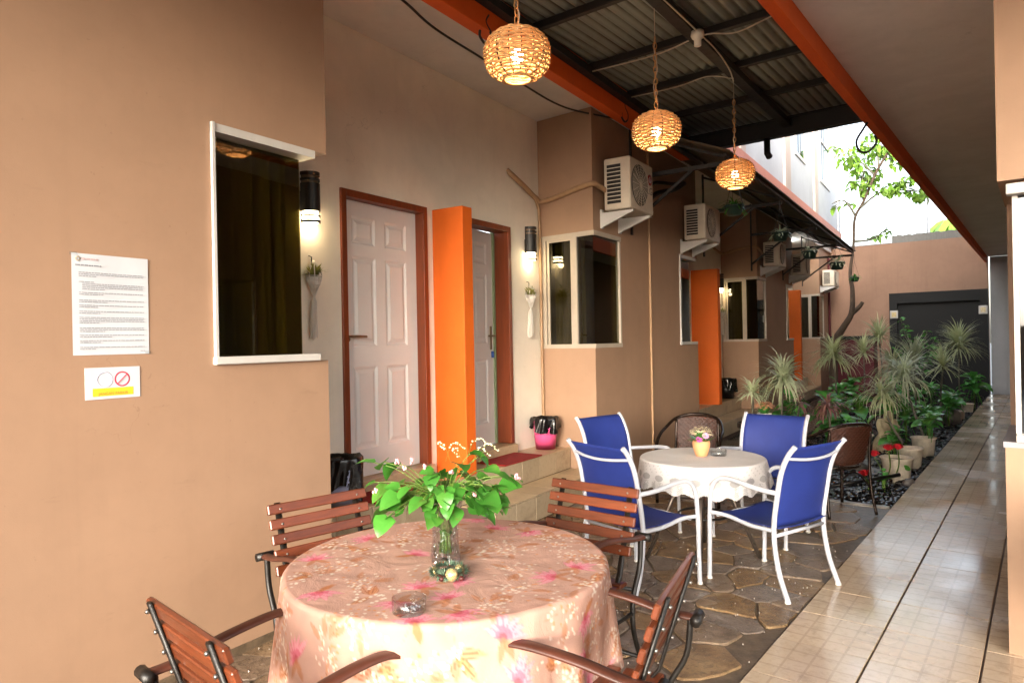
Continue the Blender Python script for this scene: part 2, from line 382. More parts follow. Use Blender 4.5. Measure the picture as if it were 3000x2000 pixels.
def tilemat(name, c0, c1, sub, wet=True):
    """glazed beige tile, embossed sub-grid (relief, lines also darker in colour), rain-wet gloss"""
    t = NT(name); co = t.coord('Object'); oi = t.n('ShaderNodeObjectInfo'); cw = t.coord('World')
    a = t.noise(cw, 2.2, 6, .7); b = t.noise(cw, 30, 4, .7)
    c = t.mix(a, lin(c0), lin(c1)); c = t.mix(t.ramp(b, [(.5, (0,0,0)), (.75, (.35,)*3)]), c, lin('#7d6448'))
    v = t.math('MULTIPLY_ADD', oi.outputs['Random'], .22); t.t.nodes[-1].inputs[2].default_value = .88
    st_ = t.noise(cw, 4.5, 6, .75, .5); c = t.mix(t.ramp(st_, [(.54, (0,0,0)), (.7, (.5,)*3)]), c, lin('#7a6650'))
    hsv = t.n('ShaderNodeHueSaturation'); t.l(v, hsv.inputs['Value']); t.l(c, hsv.inputs['Color']); c = hsv.outputs[0]
    nm = None; h = t.math('MULTIPLY', b, .12)
    if sub:
        sx = t.n('ShaderNodeSeparateXYZ'); t.l(co, sx.inputs[0])
        gs = []
        for o_, st, wd in ((sx.outputs[0], sub[0], .05), (sx.outputs[1], sub[1], .07)):
            fr = t.math('FRACT', t.math('DIVIDE', t.math('ADD', o_, 10*st), st)); e = t.math('ABSOLUTE', t.math('SUBTRACT', fr, .5))
            gs.append(t.math('GREATER_THAN', e, .5-wd))
        g = t.math('MAXIMUM', gs[0], gs[1]); h = t.math('SUBTRACT', h, g)
        c = t.mix(t.math('MULTIPLY', g, .3), c, lin('#8a7560'))
    wn = t.noise(cw, 1.1, 3, .55, 0)
    rg = t.ramp(wn, [(.38, (.12,)*3), (.62, (.30,)*3)]) if wet else .35
    nm = t.bump(h, .6, .003)
    t.bsdf(c, rg, 0, nm, .7); return t.m
TILE = tilemat('walkway_tile', '#b9a48a', '#cbb89f', (.1, .1)); STILE = tilemat('porch_tile', '#b09a7a', '#c0aa8a', None, False); RTILE = tilemat('riser_tile', '#ab997e', '#bcab90', None, False)
GROUT = mat('grout_dark', '#54443a', .6, .2); MORTAR = mat('mortar', '#5e5040', .45, .4, 20, .6, 60)
def attrmat(name, rough=.8, alpha=False, translucent=.2):
    t = NT(name); at = t.n('ShaderNodeVertexColor'); at.layer_name = 'print'
    co = t.coord('Object'); n = t.noise(co, 160, 3); c = t.mix(t.math('MULTIPLY', n, .18), at.outputs['Color'], (.35,.25,.2))
    cre = t.noise(co, 7, 5, .62, 1.2); nm = t.bump(t.math('ADD', t.math('MULTIPLY', t.noise(co, 420, 2), .10), t.math('MULTIPLY', cre, 2.2)), .55, .006)
    p = t.n('ShaderNodeBsdfPrincipled'); t.l(c, p.inputs['Base Color']); p.inputs['Roughness'].default_value = rough; p.inputs['Specular IOR Level'].default_value = .2; t.l(nm, p.inputs['Normal'])
    tr = t.n('ShaderNodeBsdfTranslucent'); t.l(c, tr.inputs[0]); mx = t.n('ShaderNodeMixShader'); mx.inputs[0].default_value = translucent
    t.l(p.outputs[0], mx.inputs[1]); t.l(tr.outputs[0], mx.inputs[2]); last = mx.outputs[0]
    if alpha:
        tp = t.n('ShaderNodeBsdfTransparent'); m2 = t.n('ShaderNodeMixShader'); t.l(at.outputs['Alpha'], m2.inputs[0]); t.l(tp.outputs[0], m2.inputs[1]); t.l(last, m2.inputs[2]); last = m2.outputs[0]
    t.l(last, t.out.inputs[0]); return t.m
FLORAL = attrmat('floral_cloth'); LACE = attrmat('lace_cloth', .8, True, .3)
# ================================================================ SETTING
def struct(o): o['kind'] = 'structure'; return o
struct(box(-80, 80, -60, 120, -.3, -.12).build('ground', mat('ground_concrete', '#3c3a38', .5, .3, .6, .3, 20)))
A = math.radians(4.8); ca, sa = math.cos(A), math.sin(A)
def LW(o, s, z=0): return (o*ca - s*sa, o*sa + s*ca, z)          # wing coordinates (out from wall, along wall) -> world

struct(box(-9, 9, -16, -4.25, -.118, -.03).build('bounce_floor', mat('bounce_floor_pale', '#9a958d', .6, .2, .8, .2, 20)))  # unseen pale floor added behind the camera to bounce light in
# ---- flagstone paving
pav = struct(MB().box(-4.2, -1.045, -4.2, 6.42, -.118, -.014).build('paving', MORTAR))
def clip(poly, nx, ny, d):
    o = []
    for i in range(len(poly)):
        a, b = poly[i], poly[(i+1) % len(poly)]
        da, db = a[0]*nx+a[1]*ny-d, b[0]*nx+b[1]*ny-d
        if da <= 0: o.append(a)
        if da*db < 0:
            t = da/(da-db); o.append((a[0]+(b[0]-a[0])*t, a[1]+(b[1]-a[1])*t))
    return o
def flagstones(x0, x1, y0, y1, step, parent, zt, skip):
    pts = []; j = 0; y = y0
    while y < y1:
        x = x0 + (step*.5 if j % 2 else 0)
        while x < x1+step*.5:
            pts.append((x+random.uniform(-.36,.36)*step, y+random.uniform(-.36,.36)*step)); x += step
        y += step*.86; j += 1
    for p in pts:
        if not (x0 < p[0] < x1 and y0 < p[1] < y1) or skip(p): continue
        poly = [(x0,y0),(x1,y0),(x1,y1),(x0,y1)]
        for q in pts:
            if q is p or abs(q[0]-p[0]) > 3*step or abs(q[1]-p[1]) > 3*step: continue
            nx, ny = q[0]-p[0], q[1]-p[1]; l = math.hypot(nx, ny); nx /= l; ny /= l
            mx, my = (p[0]+q[0])/2, (p[1]+q[1])/2
            poly = clip(poly, nx, ny, mx*nx+my*ny - random.uniform(.003, .009))
            if len(poly) < 3: break
        if len(poly) < 3: continue
        # rough, slightly rounded outline
        ring = []
        for i in range(len(poly)):
            a, b, c = poly[i-1], poly[i], poly[(i+1) % len(poly)]
            L1 = math.hypot(b[0]-a[0], b[1]-a[1]); L2 = math.hypot(c[0]-b[0], c[1]-b[1])
            if min(L1, L2) < .004: continue
            k = min(.014, .3*L1, .3*L2)
            ring.append((b[0]+(a[0]-b[0])*k/L1, b[1]+(a[1]-b[1])*k/L1)); ring.append((b[0]+(c[0]-b[0])*k/L2, b[1]+(c[1]-b[1])*k/L2))
            if L2 > .14: ring.append(((b[0]+c[0])/2+random.uniform(-.012,.012), (b[1]+c[1])/2+random.uniform(-.012,.012)))
        if len(ring) < 5: continue
        cx = sum(q[0] for q in ring)/len(ring); cy = sum(q[1] for q in ring)/len(ring)
        n = len(ring); tz = zt+random.uniform(-.004, .004); tx, ty = random.uniform(-.008,.008), random.uniform(-.008,.008)
        H = lambda q, d=0: tz-d+tx*(q[0]-cx)+ty*(q[1]-cy)
        v = [(q[0]-cx, q[1]-cy, zt-.03) for q in ring] + [(q[0]-cx, q[1]-cy, H(q, .004)) for q in ring]
        v += [((q[0]-cx)*.97, (q[1]-cy)*.97, H(q)) for q in ring] + [(0, 0, tz+.001)]
        f = []
        for i in range(n):
            k = (i+1) % n
            f += [(i, k, n+k, n+i), (n+i, n+k, 2*n+k, 2*n+i), (2*n+i, 2*n+k, 3*n)]
        MB().add(v, f).build('flagstone', STONE, parent, (cx, cy, 0))
def behind(p): return p[0]*ca+p[1]*sa < -3.0
flagstones(-4.1, -1.045, .5, 6.42, .285, pav, -.006, behind)
kerb = struct(box(-2.45, -1.05, 6.43, 6.50, -.1, .0, c=.008).build('kerb', mat('kerb_stone', '#8f8a84', .35, .3, 12, .3, 60)))
bed = struct(MB().box(-5.3, -1.045, 6.51, 19.6, -.118, -.06).build('garden_bed', BEDM))
yard = struct(MB().box(-4.6, -2.46, 6.43, 9.6, -.1, -.02).build('side_path', mat('side_path_wet', '#4b423a', .22, .35, 6, .3, 40)))
# loose white grit washed into the joints
g = MB()
for i in range(900):
    x = random.uniform(-3.6, -1.06); y = random.uniform(1.4, 6.3)
    if behind((x, y)): continue
    cl = math.sin(x*5.1+2*y)*math.sin(y*4.3-x*2.2)
    if cl < .15 and random.random() < .75: continue
    r = random.uniform(.002, .0042); b = len(g.v)
    g.add([(x-r, y, -.002), (x+r, y, -.002), (x, y-r, -.002), (x, y+r, -.002), (x, y, .002+r), (x, y, -.005)], [(0,3,4),(3,1,4),(1,2,4),(2,0,4),(3,0,5),(1,3,5),(2,1,5),(0,2,5)])
og = g.build('joint_gravel', PEBW); tag(og, 'white grit scattered over the wet stone paving', 'gravel', kind='stuff')
# ---- tiled walkway: 0.4 m tiles, a real groove between the rows
walk = struct(MB().box(-1.035, 1.6, -4.2, 19.7, -.118, -.012).build('walkway', GROUT))
tmesh = {}
for ci, (x0, x1) in enumerate(((-1.035, -.645), (-.639, -.239), (-.233, .165))):
    tm = box(-(x1-x0)/2+.0012, (x1-x0)/2-.0012, -.1988, .1988, -.012, 0, c=.0022).mesh('tile', TILE)
    for k in range(47):
        y = 1.17+.4*k
        if y > 19.5 or (ci == 2 and y > 10): continue
        inst('tile', tm, walk, ((x0+x1)/2, y, random.uniform(-.0008, .0008)), (random.uniform(-.002,.002), random.uniform(-.002,.002), 0))
MB().box(-.64, -.135, 9.46, 9.475, -.01, .001).build('groove_line', GROUT, walk)

# ================================================================ LEFT WING (guest rooms)
wing = thing('guesthouse_wing', 'long tan guesthouse with cream door recesses, bay windows and tiled porches along the left', 'building', (0,0,0), A)
def part(name, mb, m, parent=None, **k): return mb.build(name, m, parent or wing, **k)
ZS, ZH, ZC = 1.372, 2.492, 3.66
def corner_window_right(s0, s1, se, curtain=True):
    """tall window that turns the right-hand corner of a bay; glass s0..s1, wall edge se"""
    wd = part('window', MB().box(-2.962, -2.935, s0+.012, s0+.03, ZS+.035, ZH-.045), ALUW)
    f = MB().box(-2.90, -2.862, s0, s0+.014, ZS, ZH)                       # slim jamb strip
    f.box(-3.52, -2.868, s0, se-.075, ZH-.042, ZH-.003)                     # header
    MB.build(f, 'frame', ALUW, wd)
    MB().box(-3.5, -2.855, s0-.006, se-.07, ZS-.004, ZS+.032, c=.004).build('sill', ALUW, wd)
    MB().box(-2.945, -2.939, s0+.014, s1, ZS+.032, ZH-.05).build('pane', PANE, wd)
    MB().box(-3.5, -2.947, s1-.006, s1, ZS+.032, ZH-.05).build('pane', PANE, wd)
    part('interior', MB().box(-3.6, -3.56, s0-.9, s1, ZS, ZH), INTER)
    if curtain:
        def fn(u, v):
            s = s0-.05+u*(s1-s0+.02); return (-3.03+.022*math.sin(u*34)+.012*math.sin(u*61+v*2), s, ZS+.04+v*(ZH-ZS-.09))
        MB().grid(fn, 90, 6).build('curtain', CURT, wd)
        def fn2(u, v): return (-3.06-.42*u, s1-.05+.015*math.sin(u*40), ZS+.04+v*(ZH-ZS-.09))
        MB().grid(fn2, 60, 4).build('curtain', CURT, wd)
# near bay
part('wall', MB().box(-4.2, -2.88, -4.2, 2.57, -.1, ZS-.004), TAN)
part('wall', MB().box(-3.0, -2.88, -4.2, 1.886, ZS-.004, ZH), TAN)
part('wall', MB().box(-4.2, -2.88, -4.2, 2.582, ZH, ZC-.002), TAN)
part('plinth', MB().box(-2.878, -2.868, -4.2, 2.57, -.05, .035, c=.003), MORTAR)
corner_window_right(1.888, 2.445, 2.57)
# recess wall of the first porch, with two door openings
OC = -3.52
for (s0, s1, z0, z1) in ((2.2, 3.266, 0, ZC), (3.266, 4.168, 2.523, ZC), (4.168, 4.455, 0, ZC), (4.455, 5.373, 2.523, ZC), (5.373, 5.97, 0, ZC)):
    part('wall', MB().box(-3.72, OC, s0, s1, z0, z1-.002), CREAM)
def six_panel_door(name_parent, s0, s1, z0, z1, handle_side, ajar=0):
    fr = part('door_frame', MB().box(-3.66, OC+.018, s0, s0+.05, z0, z1, c=.003).box(-3.66, OC+.018, s1-.05, s1, z0, z1, c=.003).box(-3.66, OC+.018, s0+.05, s1-.05, z1-.05, z1, c=.003), JAMB)
    w_, h_ = s1-s0-.104, z1-z0-.056
    d = bpy.data.objects.new('door', None)
    m = MB()
    # stiles, rails and raised panels
    sw, mw = .115*w_/.8, .10
    cols = ((sw, w_/2-mw/2), (w_/2+mw/2, w_-sw))
    rows = ((.20*h_/2, .40*h_), (.475*h_, .80*h_), (.845*h_, .945*h_))
    xs = [0, cols[0][0], cols[0][1], cols[1][0], cols[1][1], w_]; zs = [0, rows[0][0], rows[0][1], rows[1][0], rows[1][1], rows[2][0], rows[2][1], h_]
    for i in (0, 2, 4): m.box(-.038, 0, xs[i], xs[i+1], 0, h_)
    for i in (1, 3):
        for j in (0, 2, 4, 6): m.box(-.038, 0, xs[i], xs[i+1], zs[j], zs[j+1])
        for j in (1, 3, 5):
            a, b, c, e = xs[i], xs[i+1], zs[j], zs[j+1]; k = .028
            m.box(-.03, -.013, a, b, c, e)
            v = [(0,a,c),(0,b,c),(0,b,e),(0,a,e)]; q = [(-.012,a+.016,c+.016),(-.012,b-.016,c+.016),(-.012,b-.016,e-.016),(-.012,a+.016,e-.016)]
            r_ = [(-.0005,a+k+.022,c+k+.022),(-.0005,b-k-.022,c+k+.022),(-.0005,b-k-.022,e-k-.022),(-.0005,a+k+.022,e-k-.022)]
            p_ = [(-.010,a+k,c+k),(-.010,b-k,c+k),(-.010,b-k,e-k),(-.010,a+k,e-k)]
            m.add(v+q, [(n, (n+1) % 4, 4+(n+1) % 4, 4+n) for n in range(4)]); m.add(p_+r_, [(n, (n+1) % 4, 4+(n+1) % 4, 4+n) for n in range(4)]+[(4,5,6,7)])
    dm = m.build('door', DOORW, wing); dm.location = (-3.585, s0+.052, z0+.004); dm.rotation_euler.z = ajar
    hy = w_-.06 if handle_side else .06; hz = .985
    hb = MB().box(0, .008, hy-.018, hy+.018, hz-.11, hz+.11, c=.003) if handle_side else MB().ball((.006, hy, hz), .02, 10, 6, (.4,1,1))
    e = -1 if handle_side else 1
    hb.tube([(.0, hy, hz+.02), (.05, hy, hz+.02), (.055, hy+e*.02, hz+.02), (.055, hy+e*.13, hz+.018)], .009, 8)
    hb.build('handle', BRASS, dm)
    return dm
d1 = six_panel_door(wing, 3.266, 4.168, .498, 2.523, 0)
d2 = six_panel_door(wing, 4.455, 5.373, .498, 2.523, 1, math.radians(7))
MB().tube([(.01, .77, .86), (.012, .772, .80)], .016, 8, flat=(1,.5)).build('key_tag', mat('blue_tag', '#3a5da8', .4, .05), d2)
part('interior', MB().box(-4.6, -4.5, 4.3, 5.6, .4, 2.6), INTER)
part('door_lining', MB().box(-3.70, -3.665, 5.31, 5.372, .498, 2.5), mat('lining_green', '#8a9a78', .5, .1))
def fin(s0, th, oo, zt): part('partition_fin', MB().box(OC, oo, s0, s0+th, .409, zt, c=.004), ORANGE)
fin(4.245, .125, -3.213, 2.515); fin(4.245+6.33, .13, -3.1, 2.515); fin(4.245+12.66, .13, -3.05, 2.515)
# porches: tiled platform, lower step, tiled risers
def porch(sa_, sb_, ss):
    p = part('porch', MB().box(-3.70, -3.193, sa_, sb_, -.1, .399).box(-3.193, -2.88, ss, sb_, -.1, .197), GROUT)
    def run(s0, s1, mk):
        n = max(1, round((s1-s0)/.3)); d = (s1-s0)/n
        me = mk(d-.004)
        return [(s0+d*(i+.5), me) for i in range(n)]
    for s, me in run(sa_, sb_, lambda d: box(-.17, .17, -d/2, d/2, 0, .0105, c=.002).mesh('tile', STILE)): inst('tile', me, p, (-3.352, s, .3985))
    for s, me in run(ss, sb_, lambda d: box(-.158, .158, -d/2, d/2, 0, .0105, c=.002).mesh('tile', STILE)): inst('tile', me, p, (-3.026, s, .1965))
    for s, me in run(ss, sb_, lambda d: box(0, .0105, -d/2, d/2, -.095, .095, c=.002).mesh('tile', RTILE)):
        inst('tile', me, p, (-3.1935, s, .305)); inst('tile', me, p, (-2.8805, s, .098))
    if ss > sa_+.1:
        for s, me in run(sa_, ss-.006, lambda d: box(0, .0105, -d/2, d/2, -.2, .2, c=.002).mesh('tile', RTILE)): inst('tile', me, p, (-3.1935, s, .198))
    return p
p1 = porch(2.575, 5.87, 4.12)
part('threshold', MB().box(-3.7, -3.47, 3.26, 4.175, .40, .494, c=.004).box(-3.7, -3.47, 4.45, 5.38, .40, .494, c=.004), STILE)
# bays
def bay(s0, s1, full, m, ztop):
    sk = s0+.072                                                           # the returning side is slightly askew
    part('wall', MB().prism([(-2.88, s0), (-2.88, s1), (-4.0, s1), (-4.0, sk+.06), (-3.53, sk)], -.1, ZS), m)
    part('wall', MB().prism([(-2.88, s0), (-2.88, s1+.008), (-4.0, s1+.008), (-4.0, sk+.06), (-3.53, sk)], ZH, ztop), m)
    we = s0+.61
    part('wall', MB().box(-3.0, -2.88, we, (s1-.68 if full else s1), ZS, ZH), m)
    wd = part('window', MB().box(-2.955, -2.905, we-.03, we-.001, ZS+.03, ZH-.04), ALU)
    ex = lambda o: s0+(o+2.88)*(-.111)                                     # side face line
    f = MB()
    def side(o0, o1, z0, z1, out=-.004, dp=.05): f.prism([(o0, ex(o0)+out), (o1, ex(o1)+out), (o1, ex(o1)+dp), (o0, ex(o0)+dp)], z0, z1)
    side(-3.50, -3.44, ZS, ZH); side(-3.44, -2.87, ZH-.045, ZH); side(-3.44, -2.87, ZS, ZS+.04); side(-3.12, -3.075, ZS+.04, ZH-.045, -.003, .04); side(-3.43, -3.405, ZS+.04, ZH-.045, .006, .03); side(-3.15, -3.122, ZS+.04, ZH-.045, .006, .03); side(-3.405, -3.15, ZH-.07, ZH-.046, .006, .03)
    f.box(-2.91, -2.87, s0+.05, we, ZH-.045, ZH); f.box(-2.91, -2.87, s0+.05, we, ZS, ZS+.04)
    f.box(-2.91, -2.874, we-.03, we-.002, ZS+.04, ZH-.045)
    f.build('frame', ALU, wd)
    g1 = MB().prism([(-3.405, ex(-3.405)+.014), (-3.12, ex(-3.12)+.014), (-3.12, ex(-3.12)+.019), (-3.405, ex(-3.405)+.019)], ZS+.04, ZH-.045); g1.build('pane', PANE, wd)
    g2 = MB().prism([(-3.075, ex(-3.075)+.02), (-2.895, ex(-2.895)+.02), (-2.895, ex(-2.895)+.025), (-3.075, ex(-3.075)+.025)], ZS+.04, ZH-.045); g2.build('pane', PANE, wd)
    MB().box(-2.900, -2.895, s0+.024, we-.03, ZS+.04, ZH-.045).build('pane', PANE, wd)
    part('interior', MB().box(-3.9, -2.99, we-.001, we+.04, ZS, ZH).box(-3.95, -3.9, s0+.1, we, ZS, ZH), INTER)
    def fn(u, v): return (-3.42+.34*u, ex(-3.3)+.16+.02*math.sin(u*38), ZS+.03+v*(ZH-ZS-.07))
    MB().grid(fn, 60, 4).build('curtain', CURT, wd)
    if full: corner_window_right(s1-.682, s1-.125, s1)
bay(5.85, 8.90, True, TAN, ZC-.002); bay(12.16, 15.16, True, TAN, 3.9); bay(18.45, 21.3, False, TAN, 3.9)
for s0 in (8.9, 15.17):
    part('wall', MB().box(-3.72, OC, s0, s0+3.36, 0, 3.9), CREAM)
p2 = porch(8.93, 12.15, 9.0); p3 = porch(15.19, 18.44, 15.3)
part('soffit', MB().box(-3.7, -2.742, -3, 8.35, ZC, 3.80), CEIL)
part('soffit', MB().box(-3.7, -2.82, 8.36, 21, 3.66, 3.80), CEIL)
part('fascia_beam', MB().box(-2.74, -2.635, -3, 7.95, 3.56, 3.84, c=.004), ORANGE2)
# ================================================================ WHITE UPPER STOREY behind the wing
PILA = wallmat('paint_pilaster', '#b9a79c', .15, .2)
ann = thing('upper_annex', 'white upper storey with pink base band and pilasters above the corrugated awning', 'building', (0,0,0), A)
MB().box(-6, -2.76, 7.2, 21.15, 3.81, 9).build('wall', ANNEXW, ann)
MB().box(-2.76, -2.70, 7.2, 21.2, 3.82, 4.30, c=.01).build('base_band', PINKB, ann)
for s0, s1 in ((10.6, 10.9), (13.85, 14.35), (17.1, 17.5), (20.85, 21.16)):
    MB().box(-2.76, -2.715, s0, s1, 4.302, 9).build('pilaster', PILA if s0 < 20 else ANNEXW, ann)
for s0, s1 in ((15.0, 16.1), (18.05, 19.5)):
    wn = MB().box(-2.765, -2.735, s0, s1, 5.2, 5.27).box(-2.765, -2.735, s0, s0+.07, 5.27, 7.6).box(-2.765, -2.735, s1-.07, s1, 5.27, 7.6).box(-2.765, -2.735, s0+.07, s1-.07, 6.2, 6.26).build('window', ALUW, ann)
    MB().box(-2.758, -2.752, s0+.07, s1-.07, 5.27, 7.6).build('pane', PANEB, wn)
    MB().box(-2.735, -2.725, s0+.45, s0+.48, 5.27, 7.6).build('mullion', DARKM, wn)
# ================================================================ RIGHT BUILDING
rb = thing('walkway_building', 'building over the tiled walkway with grey soffit, orange edge beam and tan corner window bay', 'building')
MB().box(-1.033, 1.6, -2.6, 19.68, 3.235, 3.36).build('soffit', SOFFIT, rb)
MB().box(-1.10, -1.035, -2.6, 19.75, 3.115, 3.37, c=.003).build('edge_beam', ORANGE2, rb)
MB().box(-1.095, 2.5, -2.6, 19.9, 3.372, 5.8).build('wall', SALMON, rb)  # unseen upper storey, put in and sized to block sky light
MB().box(1.602, 1.8, 4.0, 19.68, -.1, 3.233).build('wall', CREAM, rb); MB().box(1.602, 1.8, -2.6, -.5, -.1, 3.233).build('wall', CREAM, rb)  # unseen walls, the gap between them shaped to let side light in
for y_ in (-2.5,): MB().box(1.62, 1.84, y_, y_+.22, -.1, 3.233, c=.01).build('column', CREAM, rb)
MB().box(-.148, 1.6, 3.80, 4.60, -.1, .93).build('wall', TAN, rb)
MB().box(-.160, 1.6, 3.79, 4.60, 2.13, 3.233).build('wall', TAN, rb)
MB().box(-.155, 1.6, 3.795, 4.60, .93, .955).build('sill', mat('sill_grey', '#8d8a90', .4, .15, 6), rb)
MB().box(-.150, -.118, 4.50, 4.60, .955, 2.13).build('corner_post', TAN, rb)
wn = MB().box(-.128, 1.6, 3.775, 3.85, 2.065, 2.112, c=.003).box(-.108, -.088, 3.83, 3.87, .99, 2.064).build('window', ALUW, rb)
MB().box(-.108, 1.6, 3.78, 3.88, .957, .99, c=.004).box(-.117, -.09, 4.49, 4.60, .956, 2.12).build('frame', ALUW, wn)
MB().box(-.087, 1.6, 3.85, 3.856, .99, 2.065).build('pane', PANEB, wn)
MB().box(-.1, 1.6, 4.602, 19.68, -.1, 3.233).build('wall', TAN, rb)
MB().box(-1.0, -.11, 19.68, 19.85, -.1, 3.233).build('wall', ANNEXW, rb)
# ================================================================ FAR BOUNDARY WALL
bw = thing('boundary_wall', 'salmon end wall closing the courtyard with a rough concrete strip on top', 'wall')
MB().box(-6.5, -1.04, 19.8, 20.0, -.1, 3.77).build('wall', SALMON, bw)
cp = MB(); n = 40
for i in range(n):
    x = -3.05+i*2.1/n; h = 3.96+random.uniform(-.012,.012); cp.box(x, x+2.1/n-.001, 19.81+random.uniform(-.008,.004), 19.99, 3.772, h)
cp.build('coping', CONC, bw)
MB().box(-6.5, -3.06, 19.79, 20.0, 3.772, 3.80).build('cap_strip', ANNEXW, bw)
wr = MB()
for z in (3.85, 3.91, 3.97): wr.tube([(-6.5, 19.9, z), (-5, 19.9, z-.02), (-3.06, 19.9, z)], .005, 5)
wr.build('wire', CABW, bw)
for x in (-3.0, -2.93, -2.78, -2.70):
    MB().tube([(x, 19.95, 3.9), (x+.01, 19.95, 4.45)], .009, 6).build('rebar', BARKL, bw)
fw = thing('light_block_wall', 'low tan wall added out of view behind the camera to block low light', 'wall'); MB().box(-9, 9, -14.2, -14.0, -.12, 1.6).build('wall', TAN, fw)  # unseen wall added behind the camera to cut low light
bp = thing('black_feature_panel', 'black framed panel set against the salmon end wall behind the plants', 'wall panel')
MB().box(-3.10, -2.93, 19.55, 19.798, -.06, 2.478).box(-1.20, -1.05, 19.55, 19.798, -.06, 2.478).box(-2.93, -1.20, 19.55, 19.798, 2.22, 2.478).build('frame', BLACKW, bp)
MB().box(-2.93, -1.20, 19.70, 19.797, -.06, 2.22).build('panel', BLACKW, bp)
for k, (x, z, lb) in enumerate(((-2.99, 1.94, 'small square lamp at the left side of the black panel'), (-1.135, 1.985, 'small square lamp at the right side of the black panel'))):
    sq = thing('square_lamp', lb, 'wall lamp', (x, 19.545, z), 0, 'square lamps on the black panel')
    MB().box(-.09, .09, -.04, 0, -.10, .10, c=.01).build('case', ALUW, sq)
    MB().box(-.05, .05, -.047, -.041, -.06, .06, c=.003).build('lens', mat('lamp_lens', '#c9b98a', .2, .3, 30), sq)
rl = thing('red_garden_box', 'dark red low box with black lid below the end wall at the tree foot', 'garden box')
MB().box(-4.55, -3.42, 19.3, 19.78, -.06, 1.33, c=.01).build('body', REDD, rl)
MB().box(-4.6, -3.38, 19.26, 19.79, 1.332, 1.42, c=.01).build('lid', BLACKW, rl)
# ================================================================ COURTYARD ROOF
rf = thing('courtyard_roof', 'corrugated metal roof on dark steel purlins over the seating area', 'roof')
def corrugated(x0, x1, pitch, amp, fnp, nv=2, per=6):
    n = int(round((x1-x0)/pitch*per)); m = MB()
    def fn(u, v):
        x = x0+u*(x1-x0); return fnp(x, v, amp*max(-.8, min(.8, 1.5*math.sin(2*pi*x/pitch))))
    return m.grid(fn, n+1, nv)
xs = [-3.35, -2.77, -2.19, -1.61, -1.0]
for i in range(4):
    z0 = 3.825+.006*(i % 2)
    corrugated(xs[i]-.03, xs[i+1]+.03, .0829, .017, lambda x, v, h, z0=z0: (x, -2.6+10.45*v, z0+h+.012*v)).build('roof_sheet', ROOFM, rf)
for y in ( .9, 1.7, 2.5, 3.35, 4.15, 5.06, 5.85, 6.72):
    MB().box(-3.1, -1.11, y-.025, y+.025, 3.755, 3.812, c=.004).build('purlin', STEELB, rf)
MB().prism([(-1.79, -2.5), (-1.72, -2.5), (-2.10, 7.62), (-2.19, 7.62)], 3.69, 3.754).build('rafter', STEELB, rf)
MB().prism([(-2.62+2.5*sa, -2.5), (-2.55+2.5*sa, -2.5), (-2.57-7.6*sa, 7.62), (-2.64-7.6*sa, 7.62)], 3.69, 3.754).build('rafter', STEELB, rf)
MB().box(-3.4, -1.11, 7.63, 7.66, 3.625, 3.79).box(-3.4, -1.11, 7.60, 7.70, 3.61, 3.624).box(-3.4, -1.11, 7.60, 7.70, 3.791, 3.802).build('end_beam', STEELB, rf)
MB().tube([(-2.36, 7.62, 3.61), (-2.36, 7.62, 3.45), (-2.33, 7.6, 3.40)], .035, 10).build('drain_stub', STEELB, rf)
# ================================================================ AWNING ALONG THE WING
AWNM = mat('awning_sheet', '#5e554c', .6, .3, 3, .1, 40, stretch=(1,6,1), rnd=.15)
aw = thing('corrugated_awning', 'corrugated awning dripping rain along the wing beneath the pink band', 'awning', (0,0,0), A)
for i in range(7):
    s0 = 6.62+i*1.40
    m = MB(); per = 6; L_ = 1.44 if i < 6 else 1.25; n = int(L_/.076*per)
    def fn(u, v): s = s0+u*L_; return (-1.80-1.07*v, s, 3.235+.44*v+.010*math.sin(2*pi*s/.076)+(.004 if i % 2 else 0))
    m.grid(fn, n+1, 2).build('roof_sheet', AWNM, aw, solid=.002)
for s in (6.75, 9.2, 11.75, 14.2, 16.2):
    MB().box(-2.875, -1.86, s-.02, s+.02, 3.13, 3.17).tube([(-2.87, s, 2.66), (-2.2, s, 3.14)], .02, 4).box(-2.879, -2.862, s-.02, s+.02, 2.55, 3.66).tube([(-2.86, s, 3.62), (-1.85, s, 3.20)], .018, 4).build('bracket', STEELB, aw)
for o_, z in ((-1.86, 3.222), (-2.4, 3.445)): MB().box(o_-.02, o_+.02, 6.65, 16.25, z-.03, z).build('purlin', STEELB, aw)
